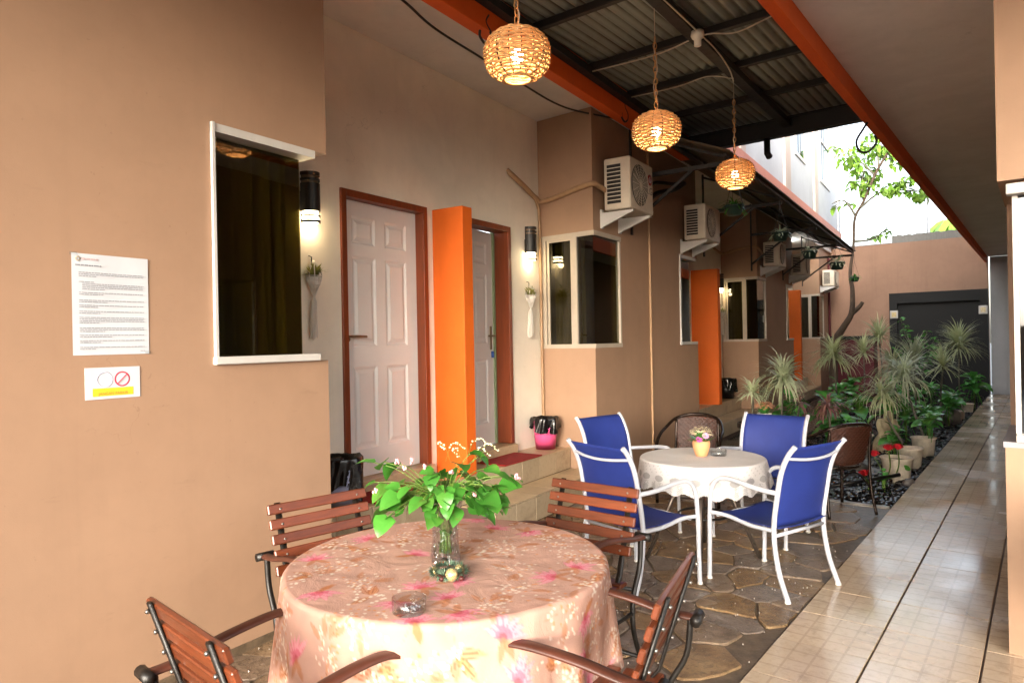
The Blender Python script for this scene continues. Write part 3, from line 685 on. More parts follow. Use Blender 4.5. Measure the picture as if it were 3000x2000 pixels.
# ================================================================ LAMPS
def pendant():
    t = thing('pendant_lamp', '', 'pendant lamp', (0,0,0), 0, 'wicker lamps hung from the roof')
    R, hz = .160, .118
    def prof(u): z = -hz+2*hz*u; return z, R*max(0, 1-abs(z/(hz*1.09))**2.5)**.5
    wv = MB(); NV = 16
    for k in range(23):
        u = .015+.97*k/22; z, r = prof(u); pts = []
        for i in range(NV*4):
            a = 2*pi*i/(NV*4); off = .0062*math.cos(a*NV/2+pi*k)+random.uniform(-.001,.001)
            pts.append(((r+off)*math.cos(a), (r+off)*math.sin(a), z+random.uniform(-.0012,.0012)))
        wv.tube(pts, .0056, 5, closed=True, flat=(1.0,.75))
    wv.build('weave', CANE, t)
    rb = MB()
    for i in range(NV):
        a = 2*pi*i/NV; pts = []
        for j in range(13):
            z, r = prof(.01+.98*j/12); pts.append((r*math.cos(a), r*math.sin(a), z))
        rb.tube(pts, .0026 if i % 4 else .0046, 5)
    rb.build('rib', CANED, t)
    MB().tube([(prof(0)[1]*math.cos(2*pi*i/24), prof(0)[1]*math.sin(2*pi*i/24), -hz) for i in range(24)], .0065, 6, closed=True).build('rim', CANE, t)
    b = MB(); b.ball((0, 0, -.005), .03, 14, 10, (1,1,1.25)); b.build('bulb', BULBM, t)
    MB().lathe([(.018, .03), (.02, .09), (.012, .10), (.004, .100)], 12).build('socket', PLASTICW, t)
    ch = MB(); z = .112; k = 0; top = .62
    while z < top:
        l = .050; pts = []
        for i in range(10):
            a = 2*pi*i/10; x, zz = .0115*math.cos(a), l/2*math.sin(a)*1.0
            pts.append((x, 0, z+l/2+zz) if k % 2 else (0, x, z+l/2+zz))
        ch.tube(pts, .0038, 5, closed=True); z += l*.80; k += 1
    ch.build('chain', CHAIN, t)
    wr = MB().tube(bez([(.0, 0, .10), (.014, .004, .2), (-.013, .006, .3), (.013, -.004, .42), (-.006, .0, .55), (0, 0, .62), (0, 0, .90)], 6), .0032, 5)
    wr.build('flex', CABW, t)
    ld = bpy.data.lights.new('bulb_light', 'POINT'); ld.energy = PEND_W; ld.color = (1, .76, .46); ld.shadow_soft_size = .035
    lo = bpy.data.objects.new('bulb_light', ld); COL.objects.link(lo); lo.parent = t; lo.location = (0, 0, -.005); 
    return t
pl = pendant(); pl.location = (-2.04, 2.70, 2.865); pl['label'] = 'largest wicker globe lamp, lit, nearest the camera under the orange beam'
dup(pl, (-2.06, 4.28, 2.86), .7, 'middle lit wicker globe lamp hanging in front of the nearest air conditioner')
dup(pl, (-2.09, 5.86, 2.86), 1.9, 'smallest lit wicker globe lamp, hanging above the hanging fern and farthest from camera')
# the lamp body hides the bulb from nothing: the bulb is a mesh at the light's centre, so let its own light pass
for o in bpy.data.objects:
    if o.name.startswith('bulb') and o.type == 'MESH': o.visible_shadow = True

def sconce(s, label):
    t = thing('wall_sconce', label, 'wall lamp', LW(OC, s), A, 'up-down sconces beside the doors')
    MB().box(0, .03, -.062, -.03, 2.31, 2.44, c=.003).box(.0, .012, -.05, .05, 2.25, 2.55, c=.002).build('backplate', DARKM, t)
    sh = MB()
    def ring(z0, z1, r=.066):
        n = 14
        for rr, fl in ((r, 1), (r-.006, 0)): pass
        a = [(.012+r*1.25*math.sin(pi*i/n), -r*math.cos(pi*i/n)) for i in range(n+1)]
        b = [(.012+(r-.005)*1.25*math.sin(pi*i/n), -(r-.005)*math.cos(pi*i/n)) for i in range(n+1)][::-1]
        sh.prism(a+b, z0, z1)
    for z0, z1 in ((2.236, 2.254), (2.276, 2.287), (2.312, 2.49), (2.506, 2.522), (2.540, 2.563)): ring(z0, z1)
    sh.build('shell', DARKM, t)
    n = 12; rr = .054
    MB().prism([(.013+rr*1.2*math.sin(pi*i/n), -rr*math.cos(pi*i/n)) for i in range(n+1)], 2.238, 2.311).build('diffuser', SCONM, t)
    MB().prism([(.013+rr*1.2*math.sin(pi*i/n), -rr*math.cos(pi*i/n)) for i in range(n+1)], 2.49, 2.56).build('upper_diffuser', mat('unlit_diffuser', '#6b5238', .4, .1), t)
    ld = bpy.data.lights.new('sconce_light', 'POINT'); ld.energy = SCON_W; ld.color = (1, .74, .40); ld.shadow_soft_size = .03
    lo = bpy.data.objects.new('sconce_light', ld); COL.objects.link(lo); lo.parent = t; lo.location = (.07, 0, 2.222)
    return t
sconce(2.99, 'lit dark sconce half hidden behind the glass of the nearest window')
sconce(5.70, 'lit dark sconce between the second door and the corner window of the first bay')
sconce(12.06, 'small lit sconce beside the second orange fin, far along the wing')

def planter(s, label, sc=1):
    t = thing('macrame_planter', label, 'wall planter', LW(OC, s, 0), A, 'macrame wall planters')
    MB().tube([(.004, 0, 2.03), (.03, 0, 2.02), (.03, 0, 1.97)], .004, 6).build('nail', COLM, t)
    m = MB()
    for i in range(10):
        a = 2*pi*i/10; x, y = .05*math.cos(a), .05*math.sin(a)
        m.tube(bez([(.05, 0, 2.0), (.05+x*.9, y*.9, 1.93), (.05+x, y, 1.885), (.05+x*.55, y*.5, 1.82), (.05+x*.1, y*.12, 1.765)], 4), .0032, 5)
    for z, r in ((1.895, .052), (1.865, .048), (1.84, .038)): m.tube([(.05+r*math.cos(2*pi*i/16), r*math.sin(2*pi*i/16), z) for i in range(16)], .003, 5, closed=True)
    m.build('net', PLASTICW, t)
    k = MB()
    for i in range(26):
        a = random.uniform(0, 2*pi); r = random.uniform(.004, .026); x, y = r*math.cos(a), r*math.sin(a)
        k.tube([(.05, 0, 1.77), (.045+x*.8, y*.8, 1.73), (.04+x, y, 1.62), (.04+x*1.1, y*1.1+random.uniform(-.004,.004), 1.50+random.uniform(-.02,.03))], .0038, 4)
    k.build('tassel', PLASTICW, t)
    MB().lathe([(.012, 1.82), (.04, 1.84), (.046, 1.885), (.043, 1.889), (.03, 1.87)], 14, (.05,0,0)).build('cup', PLASTICW, t)
    f = MB()
    for i in range(90):
        a = random.uniform(0, 2*pi); l = random.uniform(.07, .135); e = random.uniform(.35, 1.4); d = Vector((math.cos(a)*math.cos(e), math.sin(a)*math.cos(e), math.sin(e)))
        sd_ = d.cross(Vector((0,0,1))).normalized()*.011; p0 = Vector((.05, 0, 1.88)); p1 = p0+d*l*.6; p2 = p0+d*l-Vector((0,0,.02))
        f.add([p0-sd_*.4, p0+sd_*.4, p1+sd_, p1-sd_, p2], [(0,1,2,3), (3,2,4)])
    f.build('foliage', LEAFO, t, kind='stuff')
planter(2.99, 'white macrame planter half hidden behind the nearest window, with a pale loop')
planter(5.66, 'white macrame planter with long tassel under the sconce by the second door')
planter(12.10, 'small brownish macrame planter below the far sconce')

# ================================================================ AIR CONDITIONERS
LGM = text_mesh('logo_letters', 'LG', .105, mat('logo_grey', '#6c6866', .5, .05))
def aircon(s0, z0, label, w_=.575, h_=.49, mark=False, oo=-2.55):
    t = thing('air_conditioner', label, 'air conditioner', LW(-2.88, s0, z0), A, 'outdoor air conditioner units on wall brackets')
    x0, x1 = .06, .33
    MB().box(x0, x1, 0, w_, 0, h_, c=.012).build('case', ACW, t)
    g_ = MB(); sl_ = MB(); n = 10; zz0, zz1 = .05, h_-.06; d = (zz1-zz0)/n
    for i in range(n): g_.box(x0+.035, x1-.095, -.003, .0005, zz0+d*i+.006, zz0+d*(i+1)-.004)
    g_.build('side_vent', ACD, t)
    for i in range(n+1): sl_.box(x0+.03, x1-.09, -.007, -.0032, zz0+d*i-.004, zz0+d*i+.004)
    sl_.box(x0+.026, x0+.033, -.007, -.0032, zz0, zz1).build('vent_slat', ACW, t)
    cy, cz, r = w_*.40, h_*.5, min(.2, h_*.42)
    MB().lathe([(r, 0), (r*.98, .004), (0.001, .004)], 32).xform(Matrix.Translation((x1+.0005, cy, cz)) @ Matrix.Rotation(pi/2, 4, 'Y')).build('fan_opening', mat('fan_shadow', '#4b463f', .6, .1), t)
    fb = MB()
    for k in range(3):
        a = 2*pi*k/3+.4; pts = []
        q = [(.02, a-.25, .004), (r*.85, a-.45, .012), (r*.9, a+.25, .006), (.02, a+.25, .004)]
        fb.add([(x1+.004+e, cy+rr*math.cos(b), cz+rr*math.sin(b)) for rr, b, e in q], [(0,1,2,3)])
    fb.build('fan', mat('fan_grey', '#5d564e', .5, .1), t)
    gr = MB()
    for k in range(1, 9): gr.tube([(x1+.016, cy+r*k/8*math.cos(2*pi*i/28), cz+r*k/8*math.sin(2*pi*i/28)) for i in range(28)], .0016, 4, closed=True)
    for k in range(8): a = pi*k/8; gr.tube([(x1+.016, cy-r*math.cos(a), cz-r*math.sin(a)), (x1+.016, cy+r*math.cos(a), cz+r*math.sin(a))], .0022, 4)
    gr.lathe([(.028, 0), (.001, .003)], 14, (0,0,0)); b = len(gr.v)
    for i in range(b-28, b): p = gr.v[i]; gr.v[i] = (x1+.018+p[2], cy+p[0], cz+p[1])
    gr.build('guard', ACW, t)
    for y in (.03, w_-.13):
        bk = MB(); bk.box(.0, .02, y, y+.045, -.16, .02)
        v = [(.02, y, -.012), (.34, y, -.012), (.34, y, -.03), (.02, y, -.15)]; v2 = [(a, b+.03, c) for a, b, c in v]
        bk.add(v+v2, [(0,1,2,3), (7,6,5,4), (0,4,5,1), (1,5,6,2), (2,6,7,3), (3,7,4,0)])
        bk.build('bracket', ALUW, t)
    if mark:
        lg = MB().lathe([(.055, 0), (.055, .003), (.001, .003)], 24).xform(Matrix.Translation((x1+.0006, w_-.085, h_*.70)) @ Matrix.Rotation(pi/2, 4, 'Y')).build('logo', REDP, t)
        lm = MB().tube([(x1+.0042, w_-.085+.027*math.cos(a), h_*.70+.027*math.sin(a)) for a in [pi*.5+2*pi*.82*i/16 for i in range(17)]], .0035, 4)
        lm.box(x1+.004, x1+.0052, w_-.087, w_-.083, h_*.70-.014, h_*.70+.016).box(x1+.004, x1+.0052, w_-.083, w_-.068, h_*.70-.014, h_*.70-.010); lm.build('logo_mark', PAPER, t)
        inst('logo_letters', LGM, t, (x1+.0006, w_-.085, h_*.47), (pi/2, 0, pi/2))
    return t
aircon(5.975, 2.685, 'nearest air conditioner, with red round logo and white brackets above the first bay window', mark=True)
aircon(8.25, 2.66, 'second air conditioner behind the hanging fern, with gridded vent and dark round fan', .6, .43)
aircon(12.35, 2.67, 'third air conditioner, at the corner of the middle bay above its window', .54, .42)
aircon(14.75, 2.69, 'fourth air conditioner, at the far end of the middle bay behind a hanging pot', .52, .42)
aircon(18.55, 2.68, 'farthest air conditioner, small and white, beside the tree trunk', .8, .40)
# pipes and cables on the wing
def wingtube(name, label, cat, pts, r, m, n=8, group=None):
    o = MB().tube(bez(pts, 6), r, n).build(name, m); o.rotation_euler.z = A; return tag(o, label, cat, group)
wingtube('refrigerant_pipe', 'lagged tan pipe from the cream wall round the bay corner to the nearest air conditioner', 'pipe',
    [(-3.53, 5.36, 3.06), (-3.49, 5.41, 3.01), (-3.485, 5.58, 2.95), (-3.485, 5.80, 2.87), (-3.46, 5.885, 2.84), (-3.25, 5.865, 2.865), (-3.0, 5.83, 2.91), (-2.865, 5.83, 2.925), (-2.84, 5.92, 2.91), (-2.80, 6.0, 2.87)], .026, PIPE)
wingtube('drain_pipe', 'thin tan pipe running down the inner corner beside the sconce', 'pipe',
    [(-3.485, 5.74, 2.90), (-3.485, 5.84, 2.80), (-3.485, 5.875, 2.6), (-3.485, 5.878, 1.6), (-3.485, 5.88, .42)], .014, PIPE)
wingtube('downpipe', 'thin vertical conduit painted tan on the face of the first bay', 'pipe', [(-2.865, 7.22, 3.6), (-2.865, 7.22, 1.8), (-2.865, 7.22, .0)], .014, PIPE)
wingtube('refrigerant_pipe', 'dark pipe bending round the corner of the middle bay under the third air conditioner', 'pipe',
    [(-3.53, 11.55, 3.1), (-3.49, 11.75, 2.98), (-3.46, 12.16, 2.93), (-3.2, 12.15, 2.98), (-2.9, 12.12, 3.0), (-2.84, 12.3, 2.92), (-2.80, 12.4, 2.84)], .024, PIPE)
wingtube('downpipe', 'dark red downpipe at the end of the wing beside the salmon wall', 'pipe', [(-2.84, 19.72, 3.5), (-2.84, 19.72, .0)], .03, REDD)
for k_, (dz, lb) in enumerate(((0, 'dark sagging cable bundle running from the nearest air conditioner into the awning shade'), (.12, 'upper dark cable loop beside the nearest air conditioner'))):
    wingtube('cable_bundle', lb, 'cable', [(-2.80, 6.6, 2.95+dz), (-2.78, 6.9, 2.90+dz*1.5), (-2.76, 7.2, 3.05+dz), (-2.70, 7.6, 3.16+dz*.5), (-2.72, 8.0, 3.3)], .028-.008*k_, CABLE)
jb = thing('junction_box', 'small white box with two protruding cable ends on the tan bay', 'junction box', LW(-2.88, 7.0, 2.86), A)
MB().box(0, .06, -.06, .06, -.07, .07, c=.006).build('case', PLASTICW, jb)
MB().tube([(.04, .06, .02), (.06, .24, .0)], .006, 5).build('cable_end', CABW, jb); MB().tube([(.04, .06, -.04), (.06, .2, -.07)], .006, 5).build('cable_end', CABW, jb)
def cable(name, label, pts, r, m, n=5):
    return tag(MB().tube(bez(pts, 8), r, n).build(name, m), label, 'cable')
cable('black_cable', 'black cable looping along the pale soffit below the orange beam', [(-3.05,2.6,3.6), (-3.15,3.01,3.60), (-3.26,3.39,3.60), (-3.35,4.0,3.61), (-3.43,4.6,3.61), (-3.46,5.31,3.60), (-3.24,6.0,3.60), (-3.12,6.5,3.55)], .009, CABLE, 6)
cable('grey_wire', 'thin grey wire sagging along the pale soffit beside the black cable', [(-2.95,2.6,3.62), (-3.0,3.2,3.585), (-3.05,3.9,3.60), (-3.12,4.5,3.57), (-3.16,5.2,3.61)], .0035, CABW)
e_ = lambda y: -2.60-y*sa/ca
cable('white_wire', 'white wire stapled along the top edge of the orange beam', [(e_(2.2),2.2,3.76), (e_(3.4),3.4,3.79), (e_(4.2),4.2,3.765), (e_(4.9),4.9,3.75), (e_(5.4),5.4,3.77), (e_(6.6),6.6,3.73)], .006, CABW)
cable('white_wire', 'white wire looping from the lamp holder across the purlins to the right beam', [(e_(5.05)+.03,5.0,3.72), (-2.4,5.0,3.70), (-1.98,4.93,3.71), (-1.75,5.0,3.69), (-1.45,5.01,3.74), (-1.12,5.02,3.75)], .006, CABW)
cable('white_wire', 'white wire looping from the lamp holder along the rafter to the farthest wicker lamp', [(-1.93,3.2,3.68), (-1.95,4.0,3.69), (-1.96,4.75,3.68), (-1.98,5.2,3.68), (-2.03,5.6,3.67), (-2.09,5.86,3.66)], .006, CABW)
cable('white_wire', 'white wire tied along the purlin left of the farthest wicker lamp', [(e_(5.85)+.05,5.80,3.73), (-2.6,5.81,3.72), (-2.3,5.81,3.74), (-2.09,5.84,3.68)], .005, CABW)
lh = thing('lamp_holder', 'empty white lamp holder fixed under the roof rafter', 'lamp holder', (-1.97, 4.80, 3.66))
MB().lathe([(.001, .03), (.045, .03), (.05, .0), (.04, -.02), (.026, -.03), (.026, -.075), (.018, -.08), (.001, -.06)], 18).build('body', PLASTICW, lh)
def hook(name, label, pts, group='iron hooks on the beams'):
    return tag(MB().tube(bez(pts, 6), .009, 7).build(name, COLM), label, 'hook', group)
for (s, z, lb) in ((3.82, 3.55, 'black iron hook on the orange beam beside the largest wicker lamp'), (6.12, 3.62, 'black iron hook on the orange beam behind the middle wicker lamp')):
    x, y, _ = LW(-2.60, s); d = lambda a, b: (x-.04+a*.06, y-a, z+b)
    hook('iron_hook', lb, [d(.0,.12), d(.035,.06), d(-.03,.0), d(-.02,-.06), d(.04,-.09), d(.1,-.06), d(.1,-.02)])
ox, oy, oz = -1.07, 5.95, 3.11
hook('iron_ring', 'open iron ring hanging under the far end of the right orange beam', [(ox,oy,oz), (ox-.03,oy-.01,oz-.05), (ox-.08,oy,oz-.13), (ox-.06,oy,oz-.21), (ox,oy,oz-.23), (ox+.06,oy,oz-.17), (ox+.05,oy,oz-.11)])
# ================================================================ PAPERS ON THE NEAR WALL
def wallthing(name, label, cat, s, z): return thing(name, label, cat, LW(-2.8795, s, z), A)
pp = wallthing('paper_notice', 'white sheet of small grey print taped to the tan wall', 'notice', 1.286, 1.428)
MB().grid(lambda u, v: (.0016+.002*abs(math.sin(u*5))*v, .298*u, .40*v), 8, 8).build('sheet', PAPER, pp)
tx = MB(); zc = .352
def words(y0, y1, z, h=.0026):
    y = y0
    while y < y1-.004:
        l = min(random.uniform(.008, .024), y1-y); tx.box(.0045, .0049, y, y+l-.0025, z, z+h); y += l
words(.012, .115, .352, .005)
for z, k, ind in ((.325, 3, 0), (.288, 1, 0), (.281, 4, .012), (.246, 2, 0), (.216, 2, 0), (.196, 2, 0), (.172, 2, 0), (.148, 4, 0), (.107, 3, 0), (.078, 2, 0), (.056, 2, 0), (.030, 2, 0)):
    for i in range(k): words(.024+ind, .28 if i < k-1 else random.uniform(.06, .15), z-i*.0072)
words(.26, .285, .012, .003)
tx.build('fine_print', INK, pp, kind='stuff')
MB().lathe([(.006, 0), (.010, .0), (.010, .0004), (.006, .0004)], 18).xform(Matrix.Translation((.0045, .022, .379)) @ Matrix.Rotation(pi/2, 4, 'Y')).build('logo', mat('logo_tan', '#b8a58a', .6), pp)
lt = MB(); words_ = tx; tx = lt; words(.036, .10, .376, .007); lt.build('heading', mat('logo_rose', '#cdb5b8', .6), pp)
MB().box(.0005, .0052, -.006, .02, .392, .404).box(.0005, .0052, .28, .304, .0, .012).build('tape', CLEAR, pp)
sg = wallthing('no_parking_card', 'small white card with two round symbols over a yellow band on the tan wall', 'sign', 1.327, 1.25)
MB().box(.0005, .002, 0, .216, 0, .127, c=.0005).build('card', PAPER, sg)
def annulus(y, z, r0, r1): return [MB().lathe([(r0, 0), (r1, 0), (r1, .0005), (r0, .0005), (r0, 0)], 32).xform(Matrix.Translation((.0021, y, z)) @ Matrix.Rotation(pi/2, 4, 'Y'))][0]
annulus(.075, .078, .027, .032).build('ring', GREYR, sg)
q = annulus(.143, .078, .025, .031)
q.tube([(.0024, .143-.019, .078-.019), (.0024, .143+.019, .078+.019)], .0022, 4); q.build('prohibition_ring', REDR, sg)
MB().box(.0021, .0025, .028, .188, .012, .044).build('band', YEL, sg)
lm = text_mesh('lettering', 'JANGAN PARKIR', .0155, ORTX, .0002)
inst('lettering', lm, sg, (.0028, .108, .021), (pi/2, 0, pi/2))
# ================================================================ BINS, MATS
def bin_(label, loc, m, rb, rt, h, bagdrop, holes):
    t = thing('waste_bin', label, 'bin', loc, 0)
    n = 40; mb = MB()
    rad = lambda z: rb+(rt-rb)*z/h
    zh = [(.0, h*.42)]
    mb.lathe([(.001, .004), (rb, .004), (rb, .0), (rad(h*.45), h*.45)], n)
    if holes:
        for k in range(5):
            z0 = h*(.45+.11*k); z1 = z0+h*.035
            mb.lathe([(rad(z0), z0), (rad(z1), z1)], n)
            for i in range(n):
                a = 2*pi*(i+(.5 if k % 2 else 0))/n; b = a+pi/n*1.1
                mb.add([(rad(z1)*math.cos(a), rad(z1)*math.sin(a), z1), (rad(z1)*math.cos(b), rad(z1)*math.sin(b), z1), (rad(z1+h*.075)*math.cos(b+.05), rad(z1+h*.075)*math.sin(b+.05), z1+h*.075), (rad(z1+h*.075)*math.cos(a+.05), rad(z1+h*.075)*math.sin(a+.05), z1+h*.075)], [(0,1,2,3)])
        mb.lathe([(rad(h*.97), h*.97), (rad(h)+.004, h)], n)
    else: mb.lathe([(rad(h*.45), h*.45), (rt, h)], n)
    mb.build('basket', m, t)
    rn = [random.uniform(0, 6) for _ in range(6)]
    def bag(u, v):
        a = 2*pi*u
        w_ = .012*math.sin(a*5+rn[0])+.010*math.sin(a*9+rn[1])+.006*math.sin(a*17+v*9+rn[2])
        if v < .35: k = v/.35; r = rad(h)*(.72+.22*k)-.012*(1-k); z = h-.10*(1-k)+w_*.3
        elif v < .5: k = (v-.35)/.15; r = rad(h)+.014*math.sin(k*pi*.5)+w_*.3; z = h+.014*math.sin(k*pi)+w_*.2
        else: k = (v-.5)/.5; r = rad(h*(1-k*bagdrop))+.016+w_*(.5+k)+.006*k; z = h-bagdrop*h*k*(1+.25*math.sin(a*2+rn[3])+.10*math.sin(a*5+rn[4]))
        return (r*math.cos(a), r*math.sin(a), z)
    MB().grid(bag, 72, 22, closeu=True).build('bag', BAG, t)
    return t
b1 = bin_('black bagged bin at the near end of the porch by the first white door', LW(-3.29, 3.03, .409), LILAC, .098, .122, .32, .66, True)
MB().add([(.06, -.075, .29), (.10, -.055, .285), (.092, -.06, .335)], [(0,1,2)]).build('paper_scrap', PAPER, b1, solid=.001)
bin_('pink basket bin under a black bag on the porch beside the first bay', LW(-3.36, 5.70, .409), PINKP, .096, .122, .29, .38, True)
bin_('dark bagged bin on the second porch below the far sconce', LW(-3.33, 11.75, .409), BLKP, .12, .15, .33, .5, False)
for s, lb in ((3.52, 'dark red doormat in front of the nearest white door'), (5.02, 'bright red doormat in front of the door behind the orange fin')):
    m_ = MB().box(-.155, .165, -.30, .30, 0, .012, c=.004).build('doormat', MATR, None, LW(-3.335, s, .4095), A); tag(m_, lb, 'doormat', 'red doormats on the porch')
# ================================================================ TABLES
def cloth(name, R, top, drop, waves, seed, nth, ntop, ndrop, colfn, m, flare=.05, amp=.05):
    rs = np.random.RandomState(seed)
    th = np.linspace(0, 2*np.pi, nth, endpoint=False)
    wv = np.zeros(nth)
    for k, a_ in waves: wv += a_*np.sin(k*th+rs.uniform(0, 6.28))
    wv = np.sign(wv)*np.abs(wv)**.85
    rr = R*np.sqrt(np.linspace(0.0004, 1, ntop))
    P = []; UV = []
    for r in rr:
        lift = .0012*np.sin(7*th+r*20)*(r/R)
        P.append(np.stack([r*np.cos(th), r*np.sin(th), top+lift], 1)); UV.append(np.full(nth, r))
    rad = .016
    for j in range(1, ndrop+1):
        d = drop*j/ndrop
        a = min(d/rad, np.pi/2); bx = rad*np.sin(a); bz = rad*(1-np.cos(a)); rem = max(0, d-rad*np.pi/2)
        t = rem/drop
        r = R+bx+t*(flare+amp*wv)
        z = top-bz-rem*(.985-.05*np.abs(wv)*0)+.012*t*np.sin(th*3+1)
        P.append(np.stack([r*np.cos(th), r*np.sin(th), z], 1)); UV.append(np.full(nth, R+d))
    P = np.concatenate(P); rad_ = np.concatenate(UV); tt = np.tile(th, len(UV)); nr = len(UV)
    u, v = rad_*np.cos(tt), rad_*np.sin(tt)
    i = np.arange(nth); k = (i+1) % nth
    F = np.concatenate([np.stack([j*nth+i, j*nth+k, (j+1)*nth+k, (j+1)*nth+i], 1) for j in range(nr-1)])
    me = bpy.data.meshes.new(name); me.vertices.add(len(P)); me.vertices.foreach_set('co', P.astype(np.float32).ravel())
    me.loops.add(F.size); me.loops.foreach_set('vertex_index', F.ravel().astype(np.int32)); me.polygons.add(len(F))
    me.polygons.foreach_set('loop_start', np.arange(0, F.size, 4, dtype=np.int32)); me.update(calc_edges=True)
    me.polygons.foreach_set('use_smooth', np.ones(len(F), bool))
    c = colfn(u, v, rad_, tt, R, drop)
    at = me.color_attributes.new('print', 'FLOAT_COLOR', 'POINT'); at.data.foreach_set('color', c.astype(np.float32).ravel())
    me.materials.append(m); o = bpy.data.objects.new(name, me); COL.objects.link(o); return o
def floral(u, v, r, th, R, drop):
    rs = np.random.RandomState(5); n = len(u); c = np.ones((n, 4)); base = np.array(lin('#cfa595'))
    mott = .5+.25*np.sin(u*41+3*np.sin(v*29))+.25*np.sin(v*53+2*np.sin(u*37)); c[:, :3] = base*(.88+.20*mott[:, None])
    def blend(mask, col, k): c[:, :3] = c[:, :3]*(1-(mask*k)[:, None])+np.array(col)*(mask*k)[:, None]
    pts = []
    while len(pts) < 120:
        for _ in range(200):
            a, q = rs.uniform(0, 6.28), (R+drop)*math.sqrt(rs.uniform(.002, 1)); p = (q*math.cos(a), q*math.sin(a))
            if all(math.hypot(p[0]-x, p[1]-y) > .10 for x, y in pts): pts.append(p); break
        else: break
    PK, PK2, RD, BR, BR2, WH, OC_ = lin('#ef9fb0'), lin('#dd6a82'), lin('#c04550'), lin('#c07a4e'), lin('#9c5a38'), lin('#f3e8d8'), lin('#d98f52')
    for k, (px, py) in enumerate(pts):
        sel = np.nonzero((np.abs(u-px) < .12) & (np.abs(v-py) < .12))[0]
        if not len(sel): continue
        x, y = (u[sel]-px)/1.22, (v[sel]-py)/1.22; ph = rs.uniform(0, 6.28); X, Y = x*math.cos(ph)+y*math.sin(ph), -x*math.sin(ph)+y*math.cos(ph)
        def bl(mask, col, kk): c[sel, :3] = c[sel, :3]*(1-(mask*kk)[:, None])+np.array(col)*(mask*kk)[:, None]
        def petal(ang, l, w_, off=0):
            a = X*math.cos(ang)+Y*math.sin(ang)-off; b = -X*math.sin(ang)+Y*math.cos(ang)+ .25*a*a*8
            t = np.clip(a/l, 0, 1); hw = w_*np.sin(np.pi*t**.8)
            return np.clip((hw-np.abs(b))/.003, 0, 1)*((a > 0) & (a < l)), t, np.abs(b)/(hw+1e-5)
        kind = k % 3 if k % 7 else 2
        # stalks and sprigs
        for _ in range(2):
            m_, t_, e_2 = petal(rs.uniform(0, 6.28), rs.uniform(.07, .11), .0022); bl(m_, BR, .55)
        if kind == 0:                                         # pink lily, fan of narrow petals
            for i in range(7):
                m_, t_, e2 = petal(-1.25+.42*i+rs.uniform(-.1,.1), rs.uniform(.05, .075), rs.uniform(.008, .012)); bl(m_, PK, .85*(1-.25*t_)); bl(m_*(e2 > .6), PK2, .7); bl(m_*(t_ < .35), PK2, .8)
            m_ = np.clip((.013-np.hypot(X, Y))/.004, 0, 1); bl(m_, RD, .7)
            for i in range(2): m_, t_, e2 = petal(rs.uniform(2, 4.3), .06, .011); bl(m_, BR, .7)
        elif kind == 1:                                       # brown leaves
            for i in range(4):
                m_, t_, e2 = petal(rs.uniform(0, 6.28), rs.uniform(.05, .085), rs.uniform(.010, .015), .005); bl(m_, OC_ if i % 2 else BR, .55); bl(m_*((e2 > .72) | (e2 < .12)), BR2, .75)
            for i in range(26):
                ax, ay = rs.normal(0, .034, 2); m_ = np.clip((.0055-np.hypot(X-ax-.02, Y-ay))/.002, 0, 1); bl(m_, WH, .85)
        else:                                                 # white/brown spray
            for i in range(44):
                ax, ay = rs.normal(0, .032, 2); m_ = np.clip((.0048-np.hypot(X-ax, Y-ay))/.002, 0, 1); bl(m_, WH if i % 3 else OC_, .8)
            for i in range(3): m_, t_, e2 = petal(rs.uniform(0, 6.28), .06, .010, .03); bl(m_, BR, .6); bl(m_*(e2 > .7), BR2, .6)
    return c
def lace(u, v, r, th, R, drop):
    n = len(u); c = np.ones((n, 4)); c[:, :3] = np.array(lin('#f0eff0')); a = np.full(n, .985)
    d = np.clip((r-R)/drop, 0, 1); N = 22; f = (th/(2*np.pi)*N) % 1-.5
    oval = ((f/.30)**2+((d-.52)/.105)**2) < 1
    a[oval] = .58
    N2 = 132; f2 = (th/(2*np.pi)*N2) % 1-.5
    dots = ((f2/.33)**2+((d-.69-.04*np.cos(2*np.pi*f))/.03)**2) < 1; c[dots, :3] = .86
    net = (np.sin(th*260)*np.sin(d*95) > .45) & (d > .62) & ~dots; a[net] = .45
    sc = .93+.055*np.cos(2*np.pi*f*1.0); a[d > sc] = 0
    fl = (np.sin(th*66+d*9)*np.sin(d*31+th*11) > .72) & (d > .1) & (d < .4); a[fl] = .75
    c[:, 3] = a; return c
T1 = (-1.602, 1.678); T2 = (-1.81, 4.35)
t1 = thing('round_table', 'large round table under the floral tablecloth in the foreground', 'table', (*T1, 0))
MB().lathe([(.001, .69), (.50, .69), (.51, .70), (.50, .712), (.001, .712)], 48).build('tabletop', WOODA, t1)
MB().tube([(0,0,.08), (0,0,.69)], .028, 10).build('column', DARKM, t1)
for k in range(4):
    a = pi/4+k*pi/2; MB().tube(bez([(.0,.0,.16), (.16*math.cos(a),.16*math.sin(a),.12), (.30*math.cos(a),.30*math.sin(a),.02)], 5), .016, 8).build('leg', DARKM, t1)
c1 = cloth('floral_tablecloth', .522, .720, .36, ((4,.45),(7,.5),(11,.45),(19,.25)), 3, 640, 90, 58, floral, FLORAL, .012, .04); c1.location = (*T1, 0)
tag(c1, 'peach tablecloth printed with pink lilies and brown leaves over the round table', 'tablecloth')
t2 = thing('round_table', 'smaller round folding table under the white lace cloth', 'table', (*T2, 0))
MB().lathe([(.001, .63), (.38, .63), (.388, .64), (.38, .652), (.001, .652)], 40).build('tabletop', PLASTICW, t2)
for (x, y) in ((-.285, -.22), (.30, .16), (.10, -.30), (-.12, .30)):
    MB().tube([(x*.25, y*.25, .63), (x*1.05, y*1.05, .0)], .014, 8).build('leg', mat('tube_steel', '#6a6058', .3, .15, 12, metal=.7), t2)
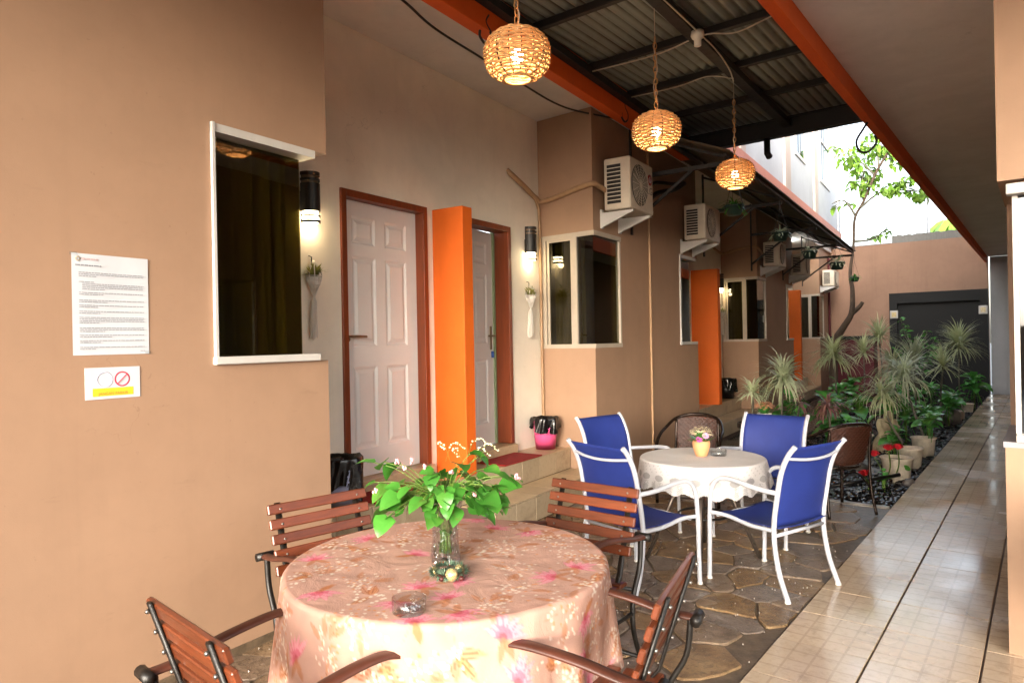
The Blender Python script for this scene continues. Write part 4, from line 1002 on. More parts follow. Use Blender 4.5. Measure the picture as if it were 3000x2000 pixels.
MB().tube([(.16*math.cos(2*pi*i/24), .16*math.sin(2*pi*i/24), .28) for i in range(24)], .008, 6, closed=True).build('brace_ring', DARKM, t2)
c2 = cloth('lace_tablecloth', .392, .660, .20, ((6,.4),(9,.45),(15,.3)), 9, 560, 40, 60, lace, LACE, .035, .026); c2.location = (*T2, 0)
tag(c2, 'white lace tablecloth with scalloped see-through border on the smaller table', 'tablecloth')
# ================================================================ CHAIRS
def face(fx, fy): return math.atan2(-fx, fy)
def wood_chair():
    t = thing('slatted_chair', '', 'chair', (0,0,0), 0, 'wooden slat chairs round the floral table')
    tilt = math.atan2(.13, .40)
    slm = box(-.228, .228, -.009, .009, -.0205, .0205, c=.004).mesh('back_slat', WOOD)
    for k in range(5):
        z = .552+.0575*k; y = -.175-(z-.42)*.33
        inst('back_slat', slm, t, (random.uniform(-.002,.002), y+.014, z), (tilt, 0, random.uniform(-.006,.006)))
    bm = MB()
    for k in range(5):
        z = .552+.0575*k; y = -.175-(z-.42)*.33
        for x in (-.178, .178): bm.ball((x, y+.024, z), .0055, 6, 4, (1,.6,1)); bm.ball((x, y-.012, z), .0065, 6, 4)
    bm.build('screw', mat('screw_steel', '#8a8680', .3, .2, metal=.9), t, kind='stuff')
    ssm = box(-.21, .21, -.028, .028, -.009, .009, c=.004).mesh('seat_slat', WOOD)
    for k in range(6): inst('seat_slat', ssm, t, (0, -.17+.068*k, .415-.006*math.sin(k*.6)))
    for sx in (-1, 1):
        x = sx*.178
        MB().tube([(x, -.175-(.803-.42)*.33, .803), (x, -.19, .45), (x, -.15, .40), (x, .19, .40)], .011, 6, flat=(1.3,.6)).build('back_upright', DARKM, t)
        x2 = sx*.236
        arm = bez([(x2, -.285, .600), (x2, -.20, .606), (x2, -.08, .632), (x2, .06, .648), (x2, .145, .640), (x2, .19, .605), (x2, .205, .555)], 5)
        MB().tube(arm, .024, 8, flat=(.42,1.0)).build('arm', WOODA, t)
        MB().tube(bez([(x2, .203, .565), (x2, .200, .50), (x2, .14, .40), (x2, .10, .28), (x2, .17, .08), (x2, .22, .01)], 6), .0125, 6, flat=(1,.8)).build('leg', DARKM, t)
        MB().tube(bez([(x2, -.275, .597), (x2, -.26, .48), (x2, -.20, .36), (x2, -.20, .22), (x2, -.27, .06), (x2, -.31, .01)], 6), .0125, 6, flat=(1,.8)).build('leg', DARKM, t)
        MB().tube([(x2-sx*.035, -.295, .598), (x2+sx*.035, -.295, .598)], .017, 10).build('knob', DARKM, t)
        MB().tube([(x2, .105, .30), (x2, -.205, .30)], .009, 6).build('stretcher', DARKM, t)
    MB().tube([(-.236, .17, .08), (.236, .17, .08)], .009, 6).build('cross_bar', DARKM, t)
    for a_ in ((-.26, .09), (-.19, .40)): MB().tube([(-.236, *a_), (.236, *a_)], .009, 6).build('cross_bar', DARKM, t)
    return t
def put(proto, first, top, f, back, label):
    l = math.hypot(*f); f = (f[0]/l, f[1]/l); loc = (top[0]+f[0]*back, top[1]+f[1]*back, 0)
    if first: proto.location = loc; proto.rotation_euler.z = face(*f); proto['label'] = label; return proto
    return dup(proto, loc, face(*f), label)
wc = wood_chair()
put(wc, True, (-2.48, 1.795), (.99, -.15), .295, 'slatted wooden chair with its back to the near tan wall')
put(wc, False, (-1.617, 2.667), (-.02, -1), .295, 'slatted wooden chair in front of the blue chairs, seen slats first')
put(wc, False, (-1.63, .785), (.09, .995), .295, 'slatted wooden chair cut off at the lower left, seen from behind')
put(wc, False, (-.795, 1.745), (-.975, -.22), .295, 'slatted wooden chair at the right of the floral table, seen edge on')
def sling_chair():
    t = thing('sling_chair', '', 'chair', (0,0,0), 0, 'blue sling chairs round the lace table')
    up = lambda x: bez([(x, -.345, .855), (x, -.30, .80), (x, -.255, .70), (x, -.225, .55), (x, -.205, .42), (x, -.205, .30), (x*1.01, -.235, .14), (x*1.02, -.29, .0)], 5)
    for sx in (-1, 1):
        x = sx*.235
        MB().tube(up(x), .0145, 10).build('back_leg', WHITEM, t)
        x2 = sx*.262
        MB().tube(bez([(x*1.0, -.232, .585), (x2, -.12, .598), (x2, .06, .622), (x2, .15, .612), (x2, .205, .545), (x2, .222, .40), (x2, .226, .2), (x2, .232, .0)], 6), .0135, 10).build('arm', WHITEM, t)
        MB().tube(bez([(x, -.205, .375), (x*.98, -.05, .372), (x*.98, .12, .395), (x2, .215, .402)], 5), .012, 8).build('seat_rail', WHITEM, t)
        for y in (-.285, .232): MB().tube([(x2 if y > 0 else x*1.02, y, .0), (x2 if y > 0 else x*1.02, y, .012)], .017, 8).build('foot_cap', PLASTICW, t)
    MB().tube(bez([(-.235, -.295, .785), (-.12, -.318, .772), (0, -.325, .767), (.12, -.318, .772), (.235, -.295, .785)], 5), .0085, 8).build('top_bar', WHITEM, t)
    for a_ in ((-.205, .345), (.19, .385)): MB().tube([(-.235, *a_), (.235, *a_)], .010, 8).build('cross_bar', WHITEM, t)
    pth = [Vector(p) for p in up(0)]
    def yz(z):
        for a, b in zip(pth, pth[1:]):
            if b.z <= z <= a.z: k = (a.z-z)/(a.z-b.z+1e-9); return a.y+(b.y-a.y)*k
        return pth[0].y
    def back(u, v):
        z = .392+v*.455; x = (u-.5)*.462; sag = .030*(1-(2*u-1)**2)*(.35+.65*math.sin(pi*min(1, v*1.05))); return (x, yz(z)-sag+.004, z+ (0 if v < 1 else 0))
    MB().grid(back, 15, 19).build('back_sling', SLING, t, solid=.0035)
    def seat(u, v):
        y = -.225+v*.435; x = (u-.5)*.458; sag = .035*(1-(2*u-1)**2)*math.sin(pi*(.12+.8*v)); fr = -.018*max(0, (v-.86)/.14)**2
        return (x, y, .392-.012*math.sin(pi*v)+.022*v-sag+fr)
    MB().grid(seat, 15, 15).build('seat_sling', SLING, t, solid=.0035)
    return t
sc_ = sling_chair()
def putc(first, loc, f, label):
    if first: sc_.location = (*loc, 0); sc_.rotation_euler.z = face(*f); sc_['label'] = label
    else: dup(sc_, (*loc, 0), face(*f), label)
putc(True, (-1.315, 4.145), (-.95, .32), 'blue sling chair right front of the lace table, back to camera beside the walkway')
putc(False, (-1.945, 3.70), (.30, .954), 'blue sling chair behind the slatted wooden chair, at the left front of the lace table')
putc(False, (-2.46, 4.58), (.97, -.25), 'blue sling chair by the tan bay wall, left of the lace table')
putc(False, (-1.655, 5.03), (-.06, -.998), 'blue sling chair on the garden side of the lace table, facing the camera')
def rattan_chair():
    t = thing('rattan_chair', '', 'chair', (0,0,0), 0, 'brown woven bistro chairs near the garden')
    hoop = bez([(-.265, .20, .0), (-.27, .20, .30), (-.272, .17, .50), (-.268, .06, .585), (-.255, -.08, .63), (-.20, -.22, .70), (-.10, -.275, .735), (0, -.285, .742), (.10, -.275, .735), (.20, -.22, .70), (.255, -.08, .63), (.268, .06, .585), (.272, .17, .50), (.27, .20, .30), (.265, .20, .0)], 5)
    MB().tube(hoop, .0145, 8).build('hoop_frame', mat('bronze_tube', '#2a1f19', .25, .2, 12, metal=.6), t)
    br = MATS['bronze_tube']
    for sx in (-1, 1):
        MB().tube(bez([(sx*.19, -.235, .69), (sx*.195, -.21, .45), (sx*.205, -.215, .2), (sx*.22, -.25, .0)], 5), .0125, 8).build('leg', br, t)
        MB().tube(bez([(sx*.27, .195, .20), (sx*.24, .0, .30), (sx*.21, -.21, .20)], 5), .008, 6).build('stretcher', br, t)
    def pan(u, v):
        a = (u-.5); z = .42+v*.305; return (a*(.34+.05*v), -.21-.065*v-.035*math.cos(a*pi)+.03, z-.02*(2*a)**2*v)
    m = MB().grid(pan, 40, 30); b = len(m.v)
    for i in range(b):
        x, y, z = m.v[i]; c_, r_ = i % 40, i//40; m.v[i] = (x, y+(.006 if (c_//2+r_//2) % 2 else -.006), z)
    m.build('woven_back', RATTAN, t, solid=.004)
    MB().lathe([(.001, .415), (.12, .412), (.20, .42), (.222, .43), (.226, .415), (.20, .40), (.001, .395)], 32, (0, .0, 0)).build('woven_seat', RATTAN, t)
    MB().tube([(.215*math.cos(2*pi*i/28), .215*math.sin(2*pi*i/28), .385) for i in range(28)], .010, 6, closed=True).build('seat_ring', br, t)
    return t
rc = rattan_chair(); rc.location = (-1.42, 6.10, 0); rc.rotation_euler.z = face(-.78, .62); rc['label'] = 'brown rattan chair at the garden edge beside the walkway, seen from behind'
dup(rc, (-2.50, 5.78, 0), face(.18, -.98), 'brown rattan chair behind the flower pot on the lace table')
# black bistro table with a flower pot
bt = thing('side_table', 'low round black glass table behind the blue chair facing the camera', 'table', (-2.36, 7.42, 0))
MB().lathe([(.001, .50), (.29, .50), (.29, .525), (.001, .525)], 36).build('tabletop', GLTOP, bt)
MB().lathe([(.285, .478), (.30, .478), (.30, .528), (.285, .528), (.285, .478)], 36).build('rim', BLKP, bt)
for k in range(3):
    a = .5+2*pi*k/3; MB().tube([(.10*math.cos(a), .10*math.sin(a), .5), (.24*math.cos(a), .24*math.sin(a), -.02)], .013, 8).build('leg', BLKP, bt)
# dark chair cut off at the right edge
dc = thing('black_chair', 'black padded chair arm poking in at the lower right edge beside the pier', 'chair', (.27, 2.92, 0), face(.2, -1))
MB().box(-.22, .22, -.2, .22, .40, .45, c=.02).build('seat', BLKP, dc); MB().box(-.22, .22, -.25, -.21, .46, .85, c=.015).build('backrest', BLKP, dc)
for x in (-.25, .25):
    MB().tube(bez([(x, -.22, .60), (x, .0, .63), (x, .17, .61), (x, .20, .55)], 5), .026, 8, flat=(.6,1)).build('arm', BLKP, dc)
    MB().tube([(x, .19, .57), (x, .2, .0)], .014, 8).build('leg', BLKP, dc); MB().tube([(x, -.22, .6), (x, -.26, .0)], .014, 8).build('leg', BLKP, dc)
# ================================================================ LEAF SHAPES
def blade(l, wdt, droop, fold, nl=7, nw=4, shape='heart', stalk=0, wave=0, rise=.5):
    """leaf along +Y, arching over; returns mesh-ready MB"""
    m = MB(); pts = []; y, z, an = 0, 0, rise
    for i in range(nl):
        t = i/(nl-1); pts.append((y, z, t, an)); an -= droop/nl; y += math.cos(an)*l/(nl-1); z += math.sin(an)*l/(nl-1)
    vs = []
    for (y, z, t, an) in pts:
        if shape == 'heart': hw = wdt*(math.sin(pi*min(1, t**.55*.96+.04))**.8)*(1-.15*t)
        elif shape == 'strap': hw = wdt*min(1, .45+3*t)*(1-t**2.2*.98)
        else: hw = wdt*math.sin(pi*t**.82)**.85
        for k in range(nw+1):
            q = (k/nw-.5)*2; vs.append((q*hw, y-(.10*l*abs(q)*(1-t)**3 if shape == 'heart' else 0), z+abs(q)*hw*fold+wave*math.sin(t*9+q*2)*hw))
    fs = [(i*(nw+1)+k, i*(nw+1)+k+1, (i+1)*(nw+1)+k+1, (i+1)*(nw+1)+k) for i in range(nl-1) for k in range(nw)]
    if stalk:
        m.tube([(0, -stalk*math.cos(rise+.5), -stalk*math.sin(rise+.5)), (0, -stalk*.4*math.cos(rise+.2), -stalk*.4*math.sin(rise+.2)), (0, .004, 0)], .0016 if stalk < .1 else .004, 5)
    m.add(vs, fs, True); return m
HEART = [blade(.082*k, .043*k, dr*.7, .15, shape='heart', wave=.07, rise=.25).mesh('leaf', LEAFB) for k, dr in ((.95, 1.2), (.8, .7), (1.05, 1.6), (.65, 1.0))]
# ================================================================ ON THE FLORAL TABLE
vs = thing('glass_vase', 'cut crystal vase holding the leafy bouquet on the floral cloth', 'vase', (-1.59, 1.655, .7215))
def vprof(u, v, s):
    z = .004+v*.216; r = .049-.008*math.sin(pi*min(1, v*1.1))+.010*max(0, v-.55)*2.0
    a = 2*pi*u; r = r*s+.0038*s*(1 if (math.floor((u*16+v*2.2)) % 2) else -1)*(.4+.6*abs(math.sin(v*9)))
    return (r*math.cos(a), r*math.sin(a), z)
vm = MB().grid(lambda u, v: vprof(u, v, 1), 64, 28, False, True); vm.build('body', CRYS, vs)
MB().grid(lambda u, v: (lambda p: (p[0]*.86, p[1]*.86, p[2]))(vprof(u, .08+v*.92, 1)), 64, 20, True, True).build('inner_wall', CLEAR, vs)
MB().lathe([(.001, 0), (.048, 0), (.047, .006), (.001, .014)], 32).build('base', CRYS, vs)
MB().lathe([(.001, .018), (.036, .02), (.030, .07), (.029, .10), (.001, .10)], 24).build('water', glassmat('water_tint', (.90, .95, .90), 1.33, 0, .0), vs)
bq = thing('bouquet', 'bouquet of bright green heart-shaped leaves and tiny white sprays in the crystal vase', 'bouquet', (-1.59, 1.655, .7215))
cxr = (Rt.x, Rt.y); cfw = (Fw.x, Fw.y)
def bp_(a, b, z): return Vector((cxr[0]*a+cfw[0]*b, cxr[1]*a+cfw[1]*b, z))
stm = MB(); ends = []
fixed = [(-.24, .02, .33), (-.20, .0, .335), (-.165, .03, .325), (-.23, -.02, .27), (-.20, .04, .245), (.23, .0, .275), (.19, -.03, .285), (.12, .02, .345), (.09, -.02, .36), (.14, .04, .30), (.05, -.05, .33), (-.19, -.06, .22), (.09, -.09, .20), (-.05, -.10, .22)]
for k in range(110):
    if k < len(fixed): p = fixed[k]
    else:
        a = random.uniform(0, 2*pi); r = math.sqrt(random.random()); p = (.20*r*math.cos(a)-.01, .14*r*math.sin(a), .285-.07*r+random.uniform(-.055, .045))
    e = bp_(*p); ends.append((p, e)); m0 = bp_(p[0]*.10, p[1]*.15, .19)
    stm.tube(bez([bp_(random.uniform(-.02,.02), random.uniform(-.02,.02), .03), m0, e*.55+m0*.45+Vector((0,0,.03)), e], 4), .0016, 5)
    an = math.atan2(e.y, e.x)+random.uniform(-.9, .9)
    inst('leaf', HEART[k % 4], bq, e, (random.uniform(-1.0, .15), random.uniform(-.6, .6), an-pi/2), (random.uniform(.68, 1.0),)*3)
for k in range(18):                                   # foliage packed in the neck and inside the vase
    a = random.uniform(0, 2*pi); inst('leaf', HEART[k % 4], bq, (.018*math.cos(a), .018*math.sin(a), random.uniform(.09, .20)), (random.uniform(.6, 1.4), random.uniform(-.5,.5), a-pi/2), (.7, .75, .7))
stm.build('stem', STEM, bq)
fl = MB(); fs_ = MB()
for k in range(6):
    b0 = bp_(.06+random.uniform(-.06,.06), random.uniform(-.03,.03), .33); tp = b0+bp_(random.uniform(-.05,.07), random.uniform(-.03,.03), random.uniform(.02, .075)); pts = bez([b0, (b0+tp)/2+Vector((0,0,.025)), tp, tp+bp_(.02, 0, -.02)], 5)
    fs_.tube(pts, .0008, 4)
    for p in pts[4:]:
        fl.ball(p+Vector((random.uniform(-.004,.004), random.uniform(-.004,.004), random.uniform(-.003,.003))), random.uniform(.002, .0038), 6, 4)
fs_.build('flower_stalk', STEM, bq); fl.build('white_flower', PETW, bq, kind='stuff')
pk = MB()
for p in ((-.13, -.02, .32), (-.11, .0, .335), (-.16, .02, .33), (.235, -.01, .285), (.245, 0, .275), (.10, -.06, .235), (.0, -.11, .215), (-.225, -.03, .245), (.03, -.04, .30), (-.06, -.03, .32)):
    e = bp_(*p)
    for i in range(4): pk.ball(e+Vector((random.uniform(-.007,.007), random.uniform(-.007,.007), random.uniform(-.007,.007))), .0042, 6, 4, (1,1,1.4))
pk.build('pink_flower', PETP, bq, kind='stuff')
tw = thing('tinsel_ornament', 'little green tinsel wreath with gold balls at the foot of the crystal vase', 'ornament', (-1.475, 1.548, .722))
tm = MB()
for i in range(900):
    a = random.uniform(0, 2*pi); b = random.uniform(0, 2*pi); r0 = .046; q = random.uniform(.014, .026)
    if random.random() < .5 and -0.6 < a < .6: continue
    c = Vector((r0*math.cos(a), r0*math.sin(a), .017)); d = Vector((math.cos(a)*math.cos(b), math.sin(a)*math.cos(b), math.sin(b)))
    p = c+d*q; p.z = max(p.z, .001); t_ = Vector((-math.sin(a), math.cos(a), random.uniform(-.5,.5)))*.0026
    tm.add([c+d*.006-t_, c+d*.006+t_, p], [(0,1,2)])
tm.build('tinsel', TINS, tw, kind='stuff')
for k, (a, b, r) in enumerate(((.012, -.042, .0195), (.03, .03, .014), (-.045, .008, .014))):
    e = bp_(a, b, r); MB().ball(e, r, 16, 10).build('gold_ball', GOLD, tw)
cn = MB()
for k in range(7):
    e = bp_(random.uniform(-.055, .05), random.uniform(-.05, -.015), .010); cn.ball(e, .009, 7, 5, (1, 1, .9))
cn.build('berry', mat('brown_berry', '#4a1f1c', .4, .3, 40), tw)
def ashtray(loc, R, h, label, rim):
    t = thing('ashtray', label, 'ashtray', loc)
    MB().lathe([(.001, 0), (R*.94, 0), (R, .004), (R, h), (R*.93, h), (R*.9, .010), (.001, .008)], 40).build('bowl', CLEAR, t)
    r_ = MB()
    for k in range(8 if rim else 0):
        a = 2*pi*k/8; r_.box(R*.9, R*1.0, -.004, .004, h, h+.004); b = len(r_.v)
        for i in range(b-8, b): x, y, z = r_.v[i]; r_.v[i] = (x*math.cos(a)-y*math.sin(a), x*math.sin(a)+y*math.cos(a), z)
    if rim: r_.build('rest', CRYS, t)
    am = MB()
    for i in range(14): am.ball((random.uniform(-R*.5, R*.5), random.uniform(-R*.5, R*.5), .012), .004, 5, 4)
    am.build('ash', mat('ash_grey', '#8f8f92', .9, .3, 80), t, kind='stuff')
ashtray((-1.374, 1.283, .7215), .046, .040, 'clear round glass ashtray near the front of the floral cloth', False)
ashtray((-1.735, 4.45, .6615), .052, .036, 'small grey glass ashtray beside the flower pot on the lace cloth', True)
def rosette(m, c, r, nrm, layers=4):
    N = Vector(nrm).normalized(); q = N.to_track_quat('Z', 'Y').to_matrix()
    for L_ in range(layers):
        n = 3+2*L_; rr = r*(.3+.7*L_/(layers-1))
        for i in range(n):
            a = 2*pi*i/n+L_*.7; h = r*(.55-.5*L_/(layers-1))
            pr = [(.15*rr, -.3), (.15*rr, .3), (rr*.8, -.42), (rr*.8, .42), (rr, 0)]
            vs_ = [Vector(c)+q @ Vector((x*math.cos(a+b), x*math.sin(a+b), h*(.3 if k < 2 else 1 if k < 4 else .9)*(1.15))) for k, (x, b) in enumerate(pr)]
            m.add(vs_, [(0,2,3,1), (2,4,3)], True)
def flowerpot(name, label, loc, kind):
    t = thing(name, label, 'flower pot', loc)
    if kind == 'terra':
        MB().lathe([(.001, 0), (.036, 0), (.044, .02), (.056, .06), (.058, .085), (.054, .103), (.049, .103), (.047, .085), (.001, .08)], 28).build('pot', TERRA, t); H0, W_ = .105, .085
    else:
        MB().lathe([(.001, 0), (.06, 0), (.075, .10), (.070, .10), (.06, .08), (.001, .08)], 28).build('pot', PLASTICW, t); H0, W_ = .10, .12
    lv = MB()
    for i in range(70):
        a = random.uniform(0, 2*pi); e = random.uniform(.2, 1.3); l = random.uniform(.5, 1)*W_; d = Vector((math.cos(a)*math.cos(e), math.sin(a)*math.cos(e), math.sin(e)))
        s_ = d.cross(Vector((0,0,1))).normalized()*.010; p0 = Vector((0,0,H0-.02))+d*.02; p1 = p0+d*l*.55; p2 = p0+d*l
        lv.add([p0, p1+s_, p2, p1-s_], [(0,1,2,3)])
    lv.build('foliage', LEAFD, t, kind='stuff')
    fl = MB()
    for i in range(60 if kind == 'terra' else 90):
        a = random.uniform(0, 2*pi); r = W_*math.sqrt(random.random())*.95; z = H0+W_*(.95-.5*(r/W_)**2)+random.uniform(-.012,.012)
        rosette(fl, (r*math.cos(a), r*math.sin(a), z), .0125 if kind == 'terra' else .016, (math.cos(a)*r*6, math.sin(a)*r*6, 1), 2)
    fl.build('small_blossom', PETW if kind == 'terra' else PETO, t, kind='stuff')
    if kind == 'terra':
        for a, b, z, m in ((-.022, -.040, .115, ROSE), (.018, -.044, .140, ROSEL)):
            k = MB(); rosette(k, bp_(a, b, z), .024, (-Fw.x, -Fw.y, .6), 5); k.build('rose', m, t)
    return t
flowerpot('flower_pot', 'terracotta pot of cream blossoms with two mauve roses on the lace cloth', (-1.822, 4.37, .6615), 'terra')
flowerpot('flower_pot', 'white pot of peach blossoms on the low black glass table', (-2.40, 7.48, .5265), 'white')
# ================================================================ GARDEN PLANTS
STRAPV = {}
def dracaena(label, head, rad, base, mleaf, n=80, droop=1.5, group='spiky dracaena plants', wid=.0125, up=.25):
    t = thing('spiky_plant', label, 'plant', (base[0], base[1], base[2]), random.uniform(0, 6), group); 
    t.rotation_euler.z = 0
    h = Vector((head[0]-base[0], head[1]-base[1], head[2]-base[2])); lean = Vector((random.uniform(-.05,.05), random.uniform(-.05,.05), 0))
    MB().tube(bez([(0,0,0), h*.5+lean, h*.95, h+Vector((0,0,.05))], 6), [.017]*19 if False else .014, 7).build('stem', BARKL, t)
    f = MB()
    for i in range(int(n*1.35)):
        a = random.uniform(0, 2*pi); e = math.asin(random.uniform(-.35, 1)**1) if True else 0
        if random.random() < up: e = random.uniform(.8, 1.5)
        l = rad*random.uniform(.85, 1.3); w_ = wid*random.uniform(.7, 1.2); d = Vector((math.cos(a), math.sin(a), 0)); s_ = Vector((-math.sin(a), math.cos(a), 0))
        p = h+Vector((0, 0, random.uniform(-.10, .06)*rad*2)); vs_ = []; an = e; N = 6
        for k in range(N):
            q = k/(N-1); ww = w_*(.6+.4*min(1, 4*q))*(1-q**2.5)
            vs_ += [p-s_*ww+Vector((0,0,ww*.5)), p+s_*ww+Vector((0,0,ww*.5))]
            an -= droop/N*(.4+1.2*q)*random.uniform(.7, 1.2); p = p+(d*math.cos(an)+Vector((0,0,math.sin(an))))*l/(N-1)
        f.add(vs_, [(2*k, 2*k+1, 2*k+3, 2*k+2) for k in range(N-1)], True)
    f.build('foliage', mleaf, t, kind='stuff'); return t
Zg = -.06
dracaena('small thin spiky plant by the low black table, left of the peach blossoms', (-2.70, 8.0, .80), .24, (-2.74, 8.0, Zg), LEAFG, 70, 1.3, wid=.013, up=.2)
dracaena('tall wispy spiky plant just right of the peach blossoms', (-2.53, 8.6, .95), .40, (-2.60, 8.6, Zg), LEAFG, 100, 1.6, wid=.015, up=.15)
dracaena('big pale spiky plant at the foot of the garden tree', (-2.84, 12.5, 1.13), .50, (-2.80, 12.5, Zg), LEAFV, 120, 1.5, up=.12)
dracaena('yellowish spiky plant between the tree foot and the salmon wall', (-2.75, 14.5, 1.14), .38, (-2.78, 14.5, Zg), LEAFV, 85, 1.0)
dracaena('starburst spiky plant highest against the salmon wall', (-2.65, 15.5, 1.42), .44, (-2.60, 15.5, Zg), LEAFV, 95, .8)
dracaena('tallest dense spiky plant against the right half of the black panel', (-1.25, 15.0, 1.25), .50, (-1.25, 15.0, Zg), LEAFV, 150, 1.2)
dracaena('round starburst spiky plant low in front of the black panel', (-1.31, 13.0, .92), .36, (-1.33, 13.0, Zg), LEAFV, 80, .9)
dracaena('drooping grey-green spiky plant growing from the third cream pot', (-1.46, 10.2, .90), .42, (-1.20, 9.75, .2), LEAFG, 130, 2.0, wid=.010, up=.3)
dracaena('drooping dry spiky plant above the stone figure', (-1.55, 9.2, .74), .36, (-1.30, 8.9, .2), LEAFV, 110, 2.3, wid=.009, up=.1)
dracaena('drooping reddish strap-leaved plant behind the rattan chair at the garden edge', (-2.12, 9.0, .58), .24, (-2.12, 9.0, Zg), LEAFR, 46, 2.4, 'reddish cordylines', .016, .05)
dracaena('small dark reddish plant between the wispy plant and the rattan chair', (-2.45, 9.0, .60), .20, (-2.45, 9.0, Zg), LEAFR, 26, 1.6, 'reddish cordylines', .012)
LANCE = [blade(.32*k, .078*k, dr, .18, 8, 4, 'lance', .26*k, .04, .9).mesh('leaf', LEAFD) for k, dr in ((1, 1.9), (1.2, 1.5), (.85, 2.2))]
def clump(label, c, rad, z0, n=20, pot=None, lm=None):
    t = thing('leafy_plant', label, 'plant', (c[0], c[1], z0), 0, 'broad-leaved green plants in the garden bed')
    MB().tube([(0,0,0), (0,0,max(.05, c[2]-z0-rad*.3))], .014, 6).build('stem', STEM, t)
    for i in range(n):
        a = 2.4*i+random.uniform(-.3,.3); q = i/n; s_ = rad/.36*random.uniform(.75, 1.1)*(1.15-.45*q)
        z = (c[2]-z0)*.55+rad*.7*q
        inst('leaf', (lm or LANCE)[i % 3], t, (.05*rad*math.cos(a), .05*rad*math.sin(a), z), (random.uniform(-.5, .15)+.5*q, random.uniform(-.3,.3), a), (s_,)*3)
    return t
clump('bright broad-leaved clump beyond the blue chair facing the camera', (-2.35, 10.0, .62), .36, Zg, 24)
clump('broad-leaved clump with a big upright leaf behind the stone figure', (-2.12, 10.8, .60), .36, Zg, 24)
clump('leafy clump growing in the third cream pot beside the walkway', (-1.13, 9.72, .36), .25, .2, 18)
clump('large-leaved clump beside the grey rock halfway along the walkway', (-1.24, 13.0, .42), .34, Zg, 20)
clump('glossy clump spilling over the walkway at its far end', (-1.13, 16.5, .55), .40, Zg, 26)
clump('low clump at the foot of the black panel, left corner', (-2.51, 16.0, .58), .34, Zg, 20)
clump('dark clump under the big pale spiky plant', (-3.0, 13.6, .50), .40, Zg, 20)
clump('low dark clump left of the reddish strap-leaved plant', (-2.75, 9.9, .35), .32, Zg, 16)
clump('small leafy clump behind the pots near the water', (-1.75, 12.2, .45), .30, Zg, 18)
clump('low green clump under the tall wispy spiky plant', (-2.75, 9.1, .30), .30, Zg, 16)
clump('bright clump just right of the drooping reddish plant', (-1.95, 9.3, .38), .30, Zg, 18)
clump('leafy clump behind the rattan chair back by the water', (-1.75, 8.6, .22), .22, Zg, 14)
clump('dark clump between the starburst plants and the red box', (-3.1, 15.2, .55), .40, Zg, 20)
clump('leafy clump behind the second cream pot', (-1.55, 10.9, .42), .30, Zg, 18)
clump('low clump in front of the round starburst plant', (-1.75, 13.4, .45), .34, Zg, 20)
clump('dark clump against the middle bay wall', (-3.3, 11.6, .40), .36, Zg, 18)
dracaena('second pale spiky plant leaning over the stone figure', (-1.75, 11.2, .98), .40, (-1.7, 11.2, Zg), LEAFV, 110, 1.7, wid=.011)
dracaena('upright greenish spiky plant between the stone figure and black panel', (-1.62, 12.2, 1.02), .42, (-1.6, 12.2, Zg), LEAFG, 90, .8, wid=.012, up=.5)
for k_, (x_, y_, r_, lb_) in enumerate(((-2.5, 8.4, .28, 'leafy clump between the small thin spiky plant and the low black table'), (-2.2, 9.4, .30, 'low clump hugging the drooping reddish plant from behind'), (-1.45, 9.3, .24, 'leafy clump between the stone figure and the second cream pot'),
    (-1.9, 11.9, .34, 'broad clump behind the second pale spiky plant'), (-1.35, 11.4, .30, 'walkway-side clump beyond the third cream pot'), (-2.6, 11.5, .36, 'big dark clump left of the second pale spiky plant'), (-1.3, 14.4, .32, 'walkway-side clump beyond the grey rock'), (-2.2, 14.6, .36, 'wide clump below the yellowish and starburst spiky plants'), (-1.8, 15.8, .34, 'clump low against the middle of the black panel'))):
    clump(lb_, (x_, y_, r_*1.15), r_, Zg, 20)
shr = thing('tall_shrub', 'tall open shrub with small leaves in front of the black panel', 'plant', (-2.35, 18.2, Zg))
st_ = MB()
SM = [blade(.15, .034, 1.2, .2, 5, 2, 'lance', .03, 0, .4).mesh('leaf', LEAFD)]
for k in range(11):
    a = 2*pi*k/11; e = Vector((.55*math.cos(a)*random.uniform(.3,1), .4*math.sin(a), random.uniform(1.0, 1.95))); pts = bez([(0,0,0), e*.5+Vector((0,0,.25)), e], 6); st_.tube(pts, .008, 5)
    for p in pts[5:]:
        for _ in range(2): inst('leaf', SM[0], shr, p, (random.uniform(-.4,.4), random.uniform(-.5,.5), random.uniform(0, 6.3)), (random.uniform(.8,1.3),)*3)
st_.build('stem', BARKL, shr)
# potted row by the walkway
def pot(label, loc, R, h, soil=True):
    t = thing('cream_pot', label, 'plant pot', loc, random.uniform(0,3), 'cream pots beside the walkway')
    n = 24; pr = [(.001, 0), (R*.72, 0), (R*.78, .01), (R*.93, h*.9), (R*1.0, h*.93), (R*1.02, h), (R*.93, h), (R*.88, h*.85), (.001, h*.82)]
    m = MB().lathe(pr, 48)
    for i in range(len(m.v)):
        x, y, z = m.v[i]; a = math.atan2(y, x); s_ = 1+.022*math.cos(a*14)*(1 if z > h*.9 else .15); m.v[i] = (x*s_, y*s_, z)
    m.build('pot', STONEP, t)
    MB().lathe([(R*.87, h*.86), (.001, h*.88)], 24).build('soil', SOIL, t); return t
pot('nearest cream pot by the walkway with a scalloped rim and a painted leaf', (-1.22, 7.95, Zg), .15, .25)
pot('second cream pot by the walkway behind the red flowers', (-1.22, 8.80, Zg), .14, .235)
pot('third cream pot by the walkway holding the leafy clump', (-1.20, 9.75, Zg), .14, .235)
pot('far small cream pot near the glossy clump at the walkway end', (-1.17, 15.4, Zg), .11, .18)
pot('pale pot half hidden by leaves beside the grey rock', (-1.19, 13.9, Zg), .11, .18)
